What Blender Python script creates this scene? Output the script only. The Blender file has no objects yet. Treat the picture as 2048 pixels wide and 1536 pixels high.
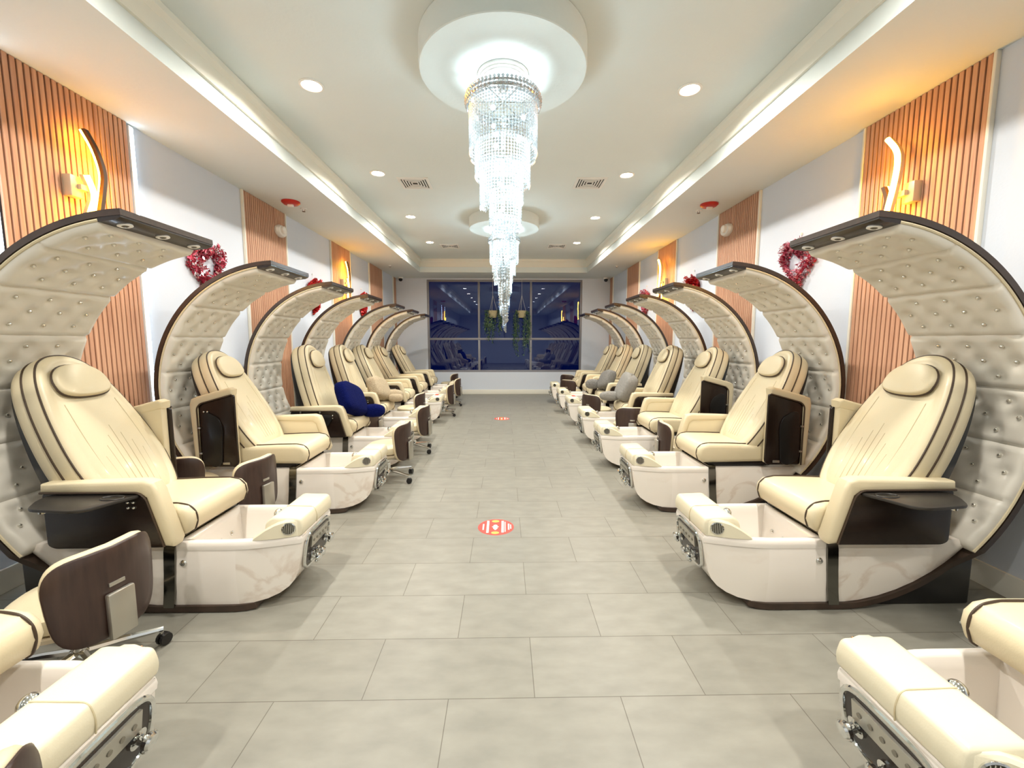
import bpy, bmesh, math, random
from math import sin, cos, pi, radians, sqrt, atan2, atan, exp
from mathutils import Vector, Matrix
random.seed(7)
SC = bpy.context.scene
COL = SC.collection

# ------------------------------------------------------------------ materials
def lin(c):
    out = []
    for v in c[:3]:
        v = v / 255.0
        out.append(v / 12.92 if v <= 0.04045 else ((v + 0.055) / 1.055) ** 2.4)
    return (out[0], out[1], out[2], 1.0)

MATS = {}
def mat(name, rgb, rough=0.5, metal=0.0, spec=0.5, coat=0.0, noise=0.0, nscale=8.0, bump=0.0, bscale=60.0, emit=None, estr=0.0):
    if name in MATS: return MATS[name]
    m = bpy.data.materials.new(name); m.use_nodes = True
    nt = m.node_tree; b = nt.nodes['Principled BSDF']
    b.inputs['Base Color'].default_value = lin(rgb)
    b.inputs['Roughness'].default_value = rough
    b.inputs['Metallic'].default_value = metal
    b.inputs['Specular IOR Level'].default_value = spec
    b.inputs['Coat Weight'].default_value = coat
    if coat: b.inputs['Coat Roughness'].default_value = 0.08
    tc = nt.nodes.new('ShaderNodeTexCoord')
    if noise > 0:
        n = nt.nodes.new('ShaderNodeTexNoise'); n.inputs['Scale'].default_value = nscale; n.inputs['Detail'].default_value = 5
        nt.links.new(tc.outputs['Object'], n.inputs['Vector'])
        mx = nt.nodes.new('ShaderNodeMix'); mx.data_type = 'RGBA'
        c = lin(rgb)
        mx.inputs[6].default_value = (c[0]*(1-noise), c[1]*(1-noise), c[2]*(1-noise), 1)
        mx.inputs[7].default_value = (min(1, c[0]*(1+noise)), min(1, c[1]*(1+noise)), min(1, c[2]*(1+noise)), 1)
        nt.links.new(n.outputs['Fac'], mx.inputs[0]); nt.links.new(mx.outputs[2], b.inputs['Base Color'])
    if bump > 0:
        n2 = nt.nodes.new('ShaderNodeTexNoise'); n2.inputs['Scale'].default_value = bscale; n2.inputs['Detail'].default_value = 3
        nt.links.new(tc.outputs['Object'], n2.inputs['Vector'])
        bp = nt.nodes.new('ShaderNodeBump'); bp.inputs['Strength'].default_value = bump; bp.inputs['Distance'].default_value = 0.01
        nt.links.new(n2.outputs['Fac'], bp.inputs['Height']); nt.links.new(bp.outputs['Normal'], b.inputs['Normal'])
    if emit is not None:
        b.inputs['Emission Color'].default_value = lin(emit); b.inputs['Emission Strength'].default_value = estr
    MATS[name] = m
    return m

def wood_mat(name, rgb_a, rgb_b, rough=0.45, scale=(30, 30, 2.0)):
    if name in MATS: return MATS[name]
    m = bpy.data.materials.new(name); m.use_nodes = True
    nt = m.node_tree; b = nt.nodes['Principled BSDF']
    tc = nt.nodes.new('ShaderNodeTexCoord'); mp = nt.nodes.new('ShaderNodeMapping')
    mp.inputs['Scale'].default_value = scale
    n = nt.nodes.new('ShaderNodeTexNoise'); n.inputs['Scale'].default_value = 2.0; n.inputs['Detail'].default_value = 6
    r = nt.nodes.new('ShaderNodeValToRGB')
    r.color_ramp.elements[0].color = lin(rgb_a); r.color_ramp.elements[1].color = lin(rgb_b)
    r.color_ramp.elements[0].position = 0.3; r.color_ramp.elements[1].position = 0.7
    nt.links.new(tc.outputs['Object'], mp.inputs['Vector']); nt.links.new(mp.outputs['Vector'], n.inputs['Vector'])
    nt.links.new(n.outputs['Fac'], r.inputs['Fac']); nt.links.new(r.outputs['Color'], b.inputs['Base Color'])
    b.inputs['Roughness'].default_value = rough
    MATS[name] = m
    return m

def marble_mat(name, base, vein, amount=0.5):
    m = bpy.data.materials.new(name); m.use_nodes = True
    nt = m.node_tree; b = nt.nodes['Principled BSDF']
    tc = nt.nodes.new('ShaderNodeTexCoord'); mp = nt.nodes.new('ShaderNodeMapping')
    mp.inputs['Scale'].default_value = (1.0, 1.0, 1.6); mp.inputs['Rotation'].default_value = (0.3, 0.5, 0.2)
    nt.links.new(tc.outputs['Object'], mp.inputs['Vector'])
    n = nt.nodes.new('ShaderNodeTexNoise'); n.inputs['Scale'].default_value = 3.2; n.inputs['Detail'].default_value = 8; n.inputs['Distortion'].default_value = 0.9
    nt.links.new(mp.outputs['Vector'], n.inputs['Vector'])
    r = nt.nodes.new('ShaderNodeValToRGB')
    e = r.color_ramp.elements
    e[0].position = 0.44; e[0].color = lin(base)
    e[1].position = 0.56; e[1].color = lin(base)
    mid = e.new(0.50); mid.color = lin(vein)
    nt.links.new(n.outputs['Fac'], r.inputs['Fac'])
    n2 = nt.nodes.new('ShaderNodeTexNoise'); n2.inputs['Scale'].default_value = 2.5
    nt.links.new(tc.outputs['Object'], n2.inputs['Vector'])
    r2 = nt.nodes.new('ShaderNodeValToRGB'); r2.color_ramp.elements[0].position = 0.42; r2.color_ramp.elements[1].position = 0.68
    nt.links.new(n2.outputs['Fac'], r2.inputs['Fac'])
    ml = nt.nodes.new('ShaderNodeMath'); ml.operation = 'MULTIPLY'; ml.inputs[1].default_value = amount
    nt.links.new(r2.outputs['Color'], ml.inputs[0])
    mx = nt.nodes.new('ShaderNodeMix'); mx.data_type = 'RGBA'
    mx.inputs[6].default_value = lin(base)
    nt.links.new(ml.outputs[0], mx.inputs[0]); nt.links.new(r.outputs['Color'], mx.inputs[7])
    nt.links.new(mx.outputs[2], b.inputs['Base Color'])
    b.inputs['Roughness'].default_value = 0.18; b.inputs['Coat Weight'].default_value = 0.4
    MATS[name] = m
    return m

def emis(name, rgb, s):
    if name in MATS: return MATS[name]
    m = bpy.data.materials.new(name); m.use_nodes = True
    nt = m.node_tree; nt.nodes.clear()
    o = nt.nodes.new('ShaderNodeOutputMaterial'); e = nt.nodes.new('ShaderNodeEmission')
    e.inputs[0].default_value = lin(rgb); e.inputs[1].default_value = s
    nt.links.new(e.outputs[0], o.inputs[0]); MATS[name] = m
    return m

def floor_mat():
    m = bpy.data.materials.new('floor_tiles'); m.use_nodes = True
    nt = m.node_tree; b = nt.nodes['Principled BSDF']
    tc = nt.nodes.new('ShaderNodeTexCoord'); mp = nt.nodes.new('ShaderNodeMapping')
    mp.inputs['Location'].default_value = (-0.105 + 6.1, -2.280 + 0.305*20, 0)
    nt.links.new(tc.outputs['Object'], mp.inputs['Vector'])
    br = nt.nodes.new('ShaderNodeTexBrick')
    br.offset = 0.5; br.offset_frequency = 2
    br.inputs['Scale'].default_value = 1.0
    br.inputs['Brick Width'].default_value = 0.61; br.inputs['Row Height'].default_value = 0.305
    br.inputs['Mortar Size'].default_value = 0.0016; br.inputs['Mortar Smooth'].default_value = 0.1
    br.inputs['Color1'].default_value = lin((140, 137, 126)); br.inputs['Color2'].default_value = lin((134, 131, 120))
    br.inputs['Mortar'].default_value = lin((100, 94, 84))
    nt.links.new(mp.outputs['Vector'], br.inputs['Vector'])
    mp2 = nt.nodes.new('ShaderNodeMapping'); mp2.inputs['Scale'].default_value = (1.0, 2.2, 1)
    nt.links.new(tc.outputs['Object'], mp2.inputs['Vector'])
    n = nt.nodes.new('ShaderNodeTexNoise'); n.inputs['Scale'].default_value = 7; n.inputs['Detail'].default_value = 8
    nt.links.new(mp2.outputs['Vector'], n.inputs['Vector'])
    r = nt.nodes.new('ShaderNodeValToRGB')
    r.color_ramp.elements[0].position = 0.3; r.color_ramp.elements[0].color = (0.86, 0.86, 0.86, 1)
    r.color_ramp.elements[1].position = 0.72; r.color_ramp.elements[1].color = (1.07, 1.07, 1.07, 1)
    nt.links.new(n.outputs['Fac'], r.inputs['Fac'])
    mx = nt.nodes.new('ShaderNodeMix'); mx.data_type = 'RGBA'; mx.blend_type = 'MULTIPLY'; mx.inputs[0].default_value = 1
    nt.links.new(br.outputs['Color'], mx.inputs[6]); nt.links.new(r.outputs['Color'], mx.inputs[7])
    nt.links.new(mx.outputs[2], b.inputs['Base Color'])
    b.inputs['Roughness'].default_value = 0.42; b.inputs['Specular IOR Level'].default_value = 0.4
    bp = nt.nodes.new('ShaderNodeBump'); bp.inputs['Strength'].default_value = 0.25; bp.inputs['Distance'].default_value = 0.002
    inv = nt.nodes.new('ShaderNodeMath'); inv.operation = 'SUBTRACT'; inv.inputs[0].default_value = 1
    nt.links.new(br.outputs['Fac'], inv.inputs[1]); nt.links.new(inv.outputs[0], bp.inputs['Height'])
    nt.links.new(bp.outputs['Normal'], b.inputs['Normal'])
    return m

def glass_pane_mat():
    m = bpy.data.materials.new('tinted_window_glass'); m.use_nodes = True
    nt = m.node_tree; nt.nodes.clear()
    o = nt.nodes.new('ShaderNodeOutputMaterial')
    tr = nt.nodes.new('ShaderNodeBsdfTransparent'); tr.inputs[0].default_value = (0.55, 0.66, 0.95, 1)
    gl = nt.nodes.new('ShaderNodeBsdfGlossy'); gl.inputs['Roughness'].default_value = 0.004; gl.inputs['Color'].default_value = (0.62, 0.72, 1.0, 1)
    mx = nt.nodes.new('ShaderNodeMixShader'); mx.inputs[0].default_value = 0.11
    nt.links.new(tr.outputs[0], mx.inputs[1]); nt.links.new(gl.outputs[0], mx.inputs[2]); nt.links.new(mx.outputs[0], o.inputs[0])
    return m

def crystal_mat():
    m = bpy.data.materials.new('crystal_beads'); m.use_nodes = True
    nt = m.node_tree; nt.nodes.clear()
    o = nt.nodes.new('ShaderNodeOutputMaterial')
    gl = nt.nodes.new('ShaderNodeBsdfGlossy'); gl.inputs['Roughness'].default_value = 0.12; gl.inputs['Color'].default_value = (0.72, 0.75, 0.76, 1)
    tl = nt.nodes.new('ShaderNodeBsdfTranslucent'); tl.inputs[0].default_value = (0.54, 0.57, 0.575, 1)
    df = nt.nodes.new('ShaderNodeBsdfTransparent'); df.inputs[0].default_value = (0.95, 0.98, 1.0, 1)
    m1 = nt.nodes.new('ShaderNodeMixShader'); m1.inputs[0].default_value = 0.40
    m2 = nt.nodes.new('ShaderNodeMixShader'); m2.inputs[0].default_value = 0.24
    nt.links.new(tl.outputs[0], m1.inputs[1]); nt.links.new(gl.outputs[0], m1.inputs[2])
    nt.links.new(m1.outputs[0], m2.inputs[1]); nt.links.new(df.outputs[0], m2.inputs[2])
    nt.links.new(m2.outputs[0], o.inputs[0])
    return m

CREAM = mat('cream_leather', (212, 198, 165), 0.42, coat=0.05, bump=0.06, bscale=220)
CREAM_D = mat('cream_stitching', (200, 186, 152), 0.6)
IVORY = mat('ivory_footrest_vinyl', (224, 215, 188), 0.38, coat=0.1, bump=0.04, bscale=220)
PIPING = mat('dark_piping', (62, 46, 30), 0.5)
LINER = mat('ivory_tufted_leather', (222, 216, 203), 0.38, coat=0.1)
DARKWOOD = wood_mat('dark_walnut_laminate', (26, 17, 13), (38, 25, 18), 0.25, (3, 30, 30))
RIMWOOD = wood_mat('brown_rim_laminate', (48, 36, 28), (64, 48, 38), 0.3, (6, 30, 6))
SHELLWOOD = wood_mat('brown_bent_plywood', (50, 35, 30), (64, 46, 39), 0.35, (30, 30, 3))
BLACK = mat('black_plastic', (20, 18, 18), 0.35)
TRAYB = mat('charcoal_tray_plastic', (46, 42, 38), 0.35)
CHROME = mat('chrome', (225, 225, 222), 0.08, 1.0)
SILVER = mat('brushed_silver', (190, 186, 176), 0.3, 0.9)
TUBW = mat('glossy_white_acrylic', (234, 226, 216), 0.12, coat=0.6)
MARBLE = marble_mat('white_marble_print', (230, 222, 211), (190, 164, 142), 0.45)
GRILLE = mat('dark_speaker_grille', (82, 78, 66), 0.45, 0.5)
CRYBTN = mat('crystal_button', (225, 222, 212), 0.08, 0.85)
WHITEP = mat('white_plastic', (236, 234, 228), 0.35)
CEILP = mat('ceiling_plaster', (222, 229, 226), 0.8, noise=0.02, nscale=3, bump=0.10, bscale=45)
WALLP = mat('grey_wall_paint', (213, 219, 228), 0.75, noise=0.02, nscale=2, bump=0.06, bscale=70)
TRIMW = mat('white_trim_paint', (232, 228, 214), 0.5)
SLATW = wood_mat('oak_slat_veneer', (182, 132, 104), (208, 162, 130), 0.5, (40, 40, 1.5))
SLATB = mat('black_slat_backing', (44, 26, 18), 0.8)
FRAMEG = mat('grey_window_frame', (140, 138, 142), 0.45, 0.2)

# ------------------------------------------------------------------ mesh builder
class MB:
    def __init__(self, flip=False):
        self.bm = bmesh.new(); self.flip = flip
    def v(self, p): return self.bm.verts.new(p)
    def face(self, vs, mi=0):
        try:
            f = self.bm.faces.new(vs); f.material_index = mi; return f
        except ValueError: return None
    def loft(self, rings, closed=True, cap0=True, cap1=True, mi=0):
        R = [[self.v(p) for p in r] for r in rings]
        n = len(R[0])
        for a, b in zip(R[:-1], R[1:]):
            for i in range(n if closed else n-1):
                j = (i+1) % n
                self.face([a[i], a[j], b[j], b[i]], mi)
        if cap0: self.face(list(reversed(R[0])), mi)
        if cap1: self.face(R[-1], mi)
        return R
    def box(self, c, s, bev=0.0, mi=0, rot=None, seg=2):
        b = bmesh.new(); bmesh.ops.create_cube(b, size=1)
        for v in b.verts: v.co = Vector((v.co.x*s[0], v.co.y*s[1], v.co.z*s[2]))
        if bev > 0: bmesh.ops.bevel(b, geom=list(b.edges), offset=bev, segments=seg, profile=0.5, affect='EDGES')
        M = Matrix.Translation(Vector(c))
        if rot is not None: M = M @ rot
        self.merge(b, M, mi)
    def prism(self, poly, h0, h1, bev=0.0, axis='y', mi=0, seg=3, allb=False, M=None):
        # poly in (u,w): axis y -> (x,z) ; axis z -> (x,y) ; axis x -> (y,z)
        b = bmesh.new()
        def P(q, h):
            return {'y': (q[0], h, q[1]), 'z': (q[0], q[1], h), 'x': (h, q[0], q[1])}[axis]
        a = [b.verts.new(P(q, h0)) for q in poly]; c = [b.verts.new(P(q, h1)) for q in poly]
        f0 = b.faces.new(a); f1 = b.faces.new(list(reversed(c))); n = len(poly)
        for i in range(n):
            j = (i+1) % n; b.faces.new([a[j], a[i], c[i], c[j]])
        bmesh.ops.recalc_face_normals(b, faces=b.faces)
        if bev > 0:
            es = list(b.edges) if allb else list(set(list(f0.edges)+list(f1.edges)))
            bmesh.ops.bevel(b, geom=es, offset=bev, segments=seg, profile=0.5, affect='EDGES', clamp_overlap=True)
        self.merge(b, M or Matrix.Identity(4), mi)
    def merge(self, b, M, mi=0):
        mp = {}
        for v in b.verts: mp[v] = self.bm.verts.new(M @ v.co)
        for f in b.faces:
            g = self.face([mp[v] for v in f.verts], mi)
        b.free()
    def tube(self, pts, r, n=8, closed=False, mi=0, caps=True):
        pts = [Vector(p) for p in pts]; rings = []; N = len(pts)
        up = None
        for i, p in enumerate(pts):
            if closed: t = pts[(i+1) % N]-pts[i-1]
            else: t = pts[min(i+1, N-1)]-pts[max(i-1, 0)]
            if t.length < 1e-9: t = Vector((0, 0, 1))
            t.normalize()
            if up is None:
                up = Vector((0, 0, 1)) if abs(t.z) < 0.9 else Vector((1, 0, 0))
            s = t.cross(up)
            if s.length < 1e-6: s = t.orthogonal()
            s.normalize(); up = s.cross(t).normalized()
            rr = r[i] if isinstance(r, (list, tuple)) else r
            rings.append([p + s*(rr*cos(2*pi*k/n)) + up*(rr*sin(2*pi*k/n)) for k in range(n)])
        if closed: rings.append(rings[0][:])
        self.loft(rings, True, caps and not closed, caps and not closed, mi)
    def lathe(self, prof, n=24, M=None, mi=0, cap0=True, cap1=True):
        M = M or Matrix.Identity(4)
        self.loft([[M @ Vector((r*cos(2*pi*k/n), r*sin(2*pi*k/n), z)) for k in range(n)] for r, z in prof], True, cap0, cap1, mi)
    def sphere(self, c, r, n=12, m=8, sc=(1, 1, 1), mi=0, M=None):
        T = Matrix.Translation(Vector(c)) @ (M or Matrix.Identity(4)) @ Matrix.Diagonal((sc[0], sc[1], sc[2], 1))
        self.lathe([(max(1e-4, r*sin(pi*i/m)), -r*cos(pi*i/m)) for i in range(m+1)], n, T, mi)
    def puff(self, outline, thick, M, rnd=0.35, mi=0, layers=5, back=True, dome=0.0):
        # pillow from a convex outline in the local xy plane, thickness along z, then M
        cx = sum(p[0] for p in outline)/len(outline); cy = sum(p[1] for p in outline)/len(outline)
        rings = []
        prof = []
        for i in range(layers+1):
            a = pi/2*i/layers
            prof.append((1-rnd*(1-sin(a)), thick*0.5*cos(a)))
        seq = ([(s, -z) for s, z in prof] if back else [(1, -thick*0.5)]) + [(s, z) for s, z in reversed(prof[:-1])]
        seq += [(seq[-1][0]*f, thick*0.5+dome*(1-f*f)) for f in (0.75, 0.5, 0.25)]
        for s, z in seq:
            rings.append([M @ Vector((cx+(p[0]-cx)*s, cy+(p[1]-cy)*s, z)) for p in outline])
        self.loft(rings, True, True, True, mi)
    def build(self, name, mats, ang=38, recalc=True):
        bm = self.bm
        if self.flip:
            for v in bm.verts: v.co.x = -v.co.x
        if recalc: bmesh.ops.recalc_face_normals(bm, faces=bm.faces)
        elif self.flip: bmesh.ops.reverse_faces(bm, faces=bm.faces)
        for f in bm.faces: f.smooth = True
        for e in bm.edges:
            if len(e.link_faces) == 2:
                try: e.smooth = e.calc_face_angle(0) < radians(ang)
                except Exception: pass
        me = bpy.data.meshes.new(name); bm.to_mesh(me); bm.free()
        for m in (mats if isinstance(mats, (list, tuple)) else [mats]): me.materials.append(m)
        return me

def ob(name, data, parent=None, loc=None):
    o = bpy.data.objects.new(name, data); COL.objects.link(o)
    if parent is not None: o.parent = parent
    if loc is not None: o.location = loc
    return o
def tag(o, label, cat, group=None):
    o['label'] = label; o['category'] = cat
    if group: o['group'] = group
    return o
def thing(name, loc, label, cat, group=None, rz=0.0):
    o = ob(name, None, None, loc); o.rotation_euler = (0, 0, rz); o.empty_display_size = 0.1
    return tag(o, label, cat, group)
def struct(name, mb, mats, parent=None, **k):
    o = ob(name, mb.build(name, mats, **k) if isinstance(mb, MB) else mb, parent)
    if parent is None: o['kind'] = 'structure'
    return o
def light(name, typ, loc, energy, color, parent, **kw):
    l = bpy.data.lights.new(name, typ); l.energy = energy; l.color = color
    for k, v in kw.items(): setattr(l, k, v)
    o = ob(name, l, parent, loc); return o

# ------------------------------------------------------------------ camera
F = 840.0; H = 1.257
pitch = atan(86/F); yaw = atan(15/F)
fw = Vector((sin(yaw)*cos(pitch), cos(yaw)*cos(pitch), -sin(pitch)))
rt = Vector((cos(yaw), -sin(yaw), 0)); up = rt.cross(fw)
cd = bpy.data.cameras.new('camera'); cd.sensor_width = 36; cd.sensor_fit = 'HORIZONTAL'; cd.lens = F/2048*36
cd.clip_start = 0.02
cam = bpy.data.objects.new('camera', cd); COL.objects.link(cam)
cam.matrix_world = Matrix(((rt.x, up.x, -fw.x, 0), (rt.y, up.y, -fw.y, 0), (rt.z, up.z, -fw.z, H), (0, 0, 0, 1)))
SC.camera = cam

# ------------------------------------------------------------------ room shell
XL, XR, YB, YF = -2.52, 2.48, 9.94, -4.0
ZS, ZC = 2.70, 2.97            # soffit underside, tray ceiling
TXL, TXR, TYB, TYF = -1.78, 1.75, 9.08, -3.2
mb = MB(); mb.box(((XL+XR)/2, (YB+YF)/2, -0.05), (XR-XL+0.4, YB-YF+0.4, 0.1)); struct('floor', mb, floor_mat())
mb = MB(); mb.box((XL-0.08, (YB+YF)/2, 1.6), (0.16, YB-YF+0.32, 3.2)); struct('wall_left', mb, WALLP)
mb = MB(); mb.box((XR+0.08, (YB+YF)/2, 1.6), (0.16, YB-YF+0.32, 3.2)); struct('wall_right', mb, WALLP)
mb = MB(); mb.box(((XL+XR)/2, YF-0.08, 1.6), (XR-XL, 0.16, 3.2)); struct('wall_front', mb, WALLP)
WX0, WX1, WZ0, WZ1 = -1.80, 1.82, 0.525, 2.672
mb = MB()
mb.box(((XL+WX0)/2, YB+0.08, 1.6), (WX0-XL, 0.16, 3.2)); mb.box(((XR+WX1)/2, YB+0.08, 1.6), (XR-WX1, 0.16, 3.2))
mb.box(((WX0+WX1)/2, YB+0.08, WZ0/2), (WX1-WX0, 0.16, WZ0)); mb.box(((WX0+WX1)/2, YB+0.08, (WZ1+3.2)/2), (WX1-WX0, 0.16, 3.2-WZ1))
struct('wall_back', mb, WALLP)
mb = MB(); mb.box(((XL+XR)/2, (YB+YF)/2, ZC+0.05), (XR-XL, YB-YF, 0.1))
zc = (ZS+ZC)/2; hh = ZC-ZS
mb.box(((XL+TXL)/2, (YB+YF)/2, zc), (TXL-XL, YB-YF, hh)); mb.box(((XR+TXR)/2, (YB+YF)/2, zc), (XR-TXR, YB-YF, hh))
mb.box(((TXL+TXR)/2, (YB+TYB)/2, zc), (TXR-TXL, YB-TYB, hh)); mb.box(((TXL+TXR)/2, (YF+TYF)/2, zc), (TXR-TXL, TYF-YF, hh))
struct('ceiling', mb, CEILP)
# stepped crown along the inside of the tray
mb = MB()
prof = [(0.0, 0.0), (0.018, 0.0), (0.018, 0.10), (0.045, 0.125), (0.045, 0.16), (0.0, 0.16)]
for (xa, sgn) in ((TXL, 1), (TXR, -1)):
    mb.prism([(xa+sgn*p[0], ZC-0.1615+p[1]) for p in prof], TYF, TYB, axis='y')
for (ya, sgn) in ((TYB, -1), (TYF, 1)):
    mb.prism([(ya+sgn*p[0], ZC-0.1605+p[1]) for p in prof], TXL+0.002, TXR-0.002, axis='x')
struct('trim_1', mb, TRIMW)
for nm, (cx, sx) in dict(baseboard_left=(XL+0.008, 0.016), baseboard_right=(XR-0.008, 0.016)).items():
    mb = MB(); mb.box((cx, (YB+YF)/2, 0.06), (sx, YB-YF-0.04, 0.12), 0.003); struct(nm, mb, TRIMW)
mb = MB(); mb.box(((XL+XR)/2, YB-0.008, 0.054), (XR-XL-0.04, 0.016, 0.108), 0.003); struct('baseboard_back', mb, TRIMW)

# window with six panes
mb = MB(); t = 0.045
for (x, z, sx, sz) in (((WX0+WX1)/2, WZ0+t/2, WX1-WX0, t), ((WX0+WX1)/2, WZ1-t/2, WX1-WX0, t), (WX0+t/2, (WZ0+WZ1)/2, t, WZ1-WZ0-2*t), (WX1-t/2, (WZ0+WZ1)/2, t, WZ1-WZ0-2*t)):
    mb.box((x, YB+0.06, z), (sx, 0.09, sz), 0.004)
win = struct('window_1', mb, FRAMEG)
MX1, MX2, MZ = -0.596, 0.622, 1.304
mb = MB()
for x in (MX1, MX2):
    mb.box((x, YB+0.06, (WZ0+MZ)/2), (0.05, 0.085, MZ-WZ0-t), 0.004); mb.box((x, YB+0.06, (WZ1+MZ)/2), (0.05, 0.085, WZ1-MZ-t), 0.004)
mb.box(((WX0+WX1)/2, YB+0.06, MZ), (WX1-WX0-2*t, 0.09, 0.05), 0.004)
struct('mullions', mb, FRAMEG, win)
GL = glass_pane_mat()
for xa, xb in ((WX0+t, MX1-0.025), (MX1+0.025, MX2-0.025), (MX2+0.025, WX1-t)):
    for za, zb in ((WZ0+t, MZ-0.025), (MZ+0.025, WZ1-t)):
        mb = MB(); y = YB+0.085
        mb.face([mb.v((xa, y, za)), mb.v((xb, y, za)), mb.v((xb, y, zb)), mb.v((xa, y, zb))])
        struct('pane', mb, GL, win)

# ------------------------------------------------------------------ slat panels, led strips
def slat_panel(side, y0, y1, label, edges=(1, 1)):
    x = XL if side == 'L' else XR; s = 1 if side == 'L' else -1
    t_ = thing('slat_panel', (x, (y0+y1)/2, 0.121), label, 'wall panel', 'wooden slat panels on the side walls')
    w = y1-y0; zt = ZS-0.122
    mb = MB(); mb.box((s*0.004, 0, zt/2), (0.007, w-0.002, zt)); ob('backing', mb.build('backing', SLATB), t_)
    n = max(3, int(round(w/0.0335))); p = w/n; mb = MB()
    for i in range(n):
        mb.box((s*0.0135, -w/2+(i+0.5)*p, zt/2), (0.012, p*0.76, zt), 0.002, seg=1)
    ob('slats', mb.build('slats', SLATW), t_)
    for e, yy in zip(edges, (-w/2-0.009, w/2+0.009)):
        if e:
            mb = MB(); mb.box((s*0.013, yy, zt/2), (0.025, 0.016, zt), 0.002); ob('edge_trim', mb.build('edge_trim', TRIMW), t_)
for nm, lst in dict(L=((2.22, 2.99), (4.23, 5.00), (6.28, 7.02), (8.01, 8.82), (9.70, 9.92)), R=((2.22, 2.97), (4.17, 4.93), (6.13, 6.84), (7.80, 8.53), (9.66, 9.92))).items():
    sd = 'left' if nm == 'L' else 'right'
    txt = ['slatted wood wall panel nearest the camera on the %s wall, behind a wavy lamp', 'slatted wood panel on the %s wall carrying the white round alarm light', 'slatted wood panel on the %s wall behind the farther glowing wavy lamp', 'plain slatted wood panel on the %s wall, last one before the corner strip', 'narrow slatted wood strip on the %s wall in the far corner by the window']
    for i, (a, b) in enumerate(lst):
        slat_panel(nm, a, b, txt[i] % sd, (0, 0) if (nm == 'L' and i == 0) else ((1, 0) if i == 4 else (1, 1)))
LED = emis('cool_led', (205, 232, 255), 16.0)
for y, lb in ((2.19, 'cool white vertical light strip at the left photo edge beside the near left slat panel'), (3.02, 'cool white vertical light strip on the window side of the near left slat panel')):
    t_ = thing('led_strip', (XL, y, 0.13), lb, 'light strip', 'light strips beside the left slat panel')
    mb = MB(); mb.box((0.009, 0, 1.28), (0.017, 0.030, 2.56), 0.003); ob('channel', mb.build('channel', WHITEP), t_)
    mb = MB(); mb.box((0.021, 0, 1.28), (0.008, 0.020, 2.54), 0.003); ob('diffuser', mb.build('diffuser', LED), t_)

# ------------------------------------------------------------------ pedicure chairs
CZ, RO = 0.9, 0.9
def arc(r, th): return (r*cos(radians(th)), CZ+r*sin(radians(th)))
def wid(x):
    if x <= 0.27: return 0.220
    return 0.220-0.068*min(1.0, ((x-0.27)/0.30))**1.5
CACHE = {}
def part(side, key, fn, mats, name=None, ang=38):
    k = (side, key)
    if k not in CACHE:
        mb = MB(flip=(side == 'R')); fn(mb); CACHE[k] = mb.build(name or key, mats, ang)
    return CACHE[k]

def f_band(mb):     # dark bent outer band: hull keel plus back of the canopy
    rings = []
    th = 93.0
    while th <= 296.01:
        hw = 0.276 if th < 222 else (0.276-0.042*min(1, (th-222)/8.0))
        if th > 286: hw -= 0.03*((th-286)/10.0)**2
        a = arc(RO, th); b = arc(RO-0.026, th)
        if th > 262:
            q = max(0.0, (a[0]-0.30)/0.12)
            a = (a[0], 0.005+0.022*q*q); b = (b[0], 0.034+0.004*q)
        rings.append([(a[0], -hw, a[1]), (a[0], hw, a[1]), (b[0], hw, b[1]), (b[0], -hw, b[1])]); th += 3.0
    mb.loft(rings)
def f_liner(mb):
    # tufted padding; 7 bays of buttons
    T0, T1, NB = 99.5, 224.0, 7
    R0 = RO-0.0285; hw = 0.268
    nt, nv = NB*16, 36
    bays = (T1-T0)/NB
    btn = buttons()
    grid = []
    for i in range(nt+1):
        th = T0+(T1-T0)*i/nt; row = []
        q = (th-T0)/bays; fr = q-round(q)
        seam = exp(-(fr*bays*pi/180*R0/0.011)**2)
        for j in range(nv+1):
            v = -hw+2*hw*j/nv
            d = 0.046
            e = min(1.0, (hw-abs(v))/0.03); d *= 0.55+0.45*sqrt(max(0, 1-(1-e)**2))
            d -= 0.016*seam
            for (bt, bv) in btn:
                if abs(bt-th) < 5:
                    dd = ((bt-th)*pi/180*R0)**2+(bv*0.95-v)**2
                    d -= 0.020*exp(-dd/0.0011)
            a = arc(R0-d, th); row.append(mb.v((a[0], v, a[1])))
        grid.append(row)
    back = [[mb.v((arc(R0, T0+(T1-T0)*i/nt)[0], s*hw, arc(R0, T0+(T1-T0)*i/nt)[1])) for s in (-1, 1)] for i in range(nt+1)]
    for i in range(nt):
        for j in range(nv): mb.face([grid[i][j], grid[i][j+1], grid[i+1][j+1], grid[i+1][j]])
        mb.face([back[i][0], grid[i][0], grid[i+1][0], back[i+1][0]]); mb.face([grid[i][nv], back[i][1], back[i+1][1], grid[i+1][nv]])
        mb.face([back[i][1], back[i][0], back[i+1][0], back[i+1][1]])
    mb.face([back[0][0], back[0][1]]+list(reversed(grid[0]))); mb.face([back[nt][1], back[nt][0]]+grid[nt])
def buttons():
    out = []; T0, T1, NB = 99.5, 224.0, 7; bays = (T1-T0)/NB
    for b in range(NB):
        for r, f in enumerate((0.22, 0.5, 0.78)):
            vs = (-0.17, -0.02, 0.13) if r % 2 == 0 else (-0.215, -0.075, 0.065, 0.205)
            if r == 2: vs = (-0.13, 0.02, 0.17)
            for v in vs: out.append((T0+(b+f)*bays, v))
    return out
def f_button(mb):
    mb.sphere((0, 0, 0), 0.0095, 8, 6)
def f_buttons(mb):
    for th, v in buttons():
        a = arc(RO-0.0285-0.031, th); mb.sphere((a[0], v, a[1]), 0.010, 6, 4)
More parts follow.
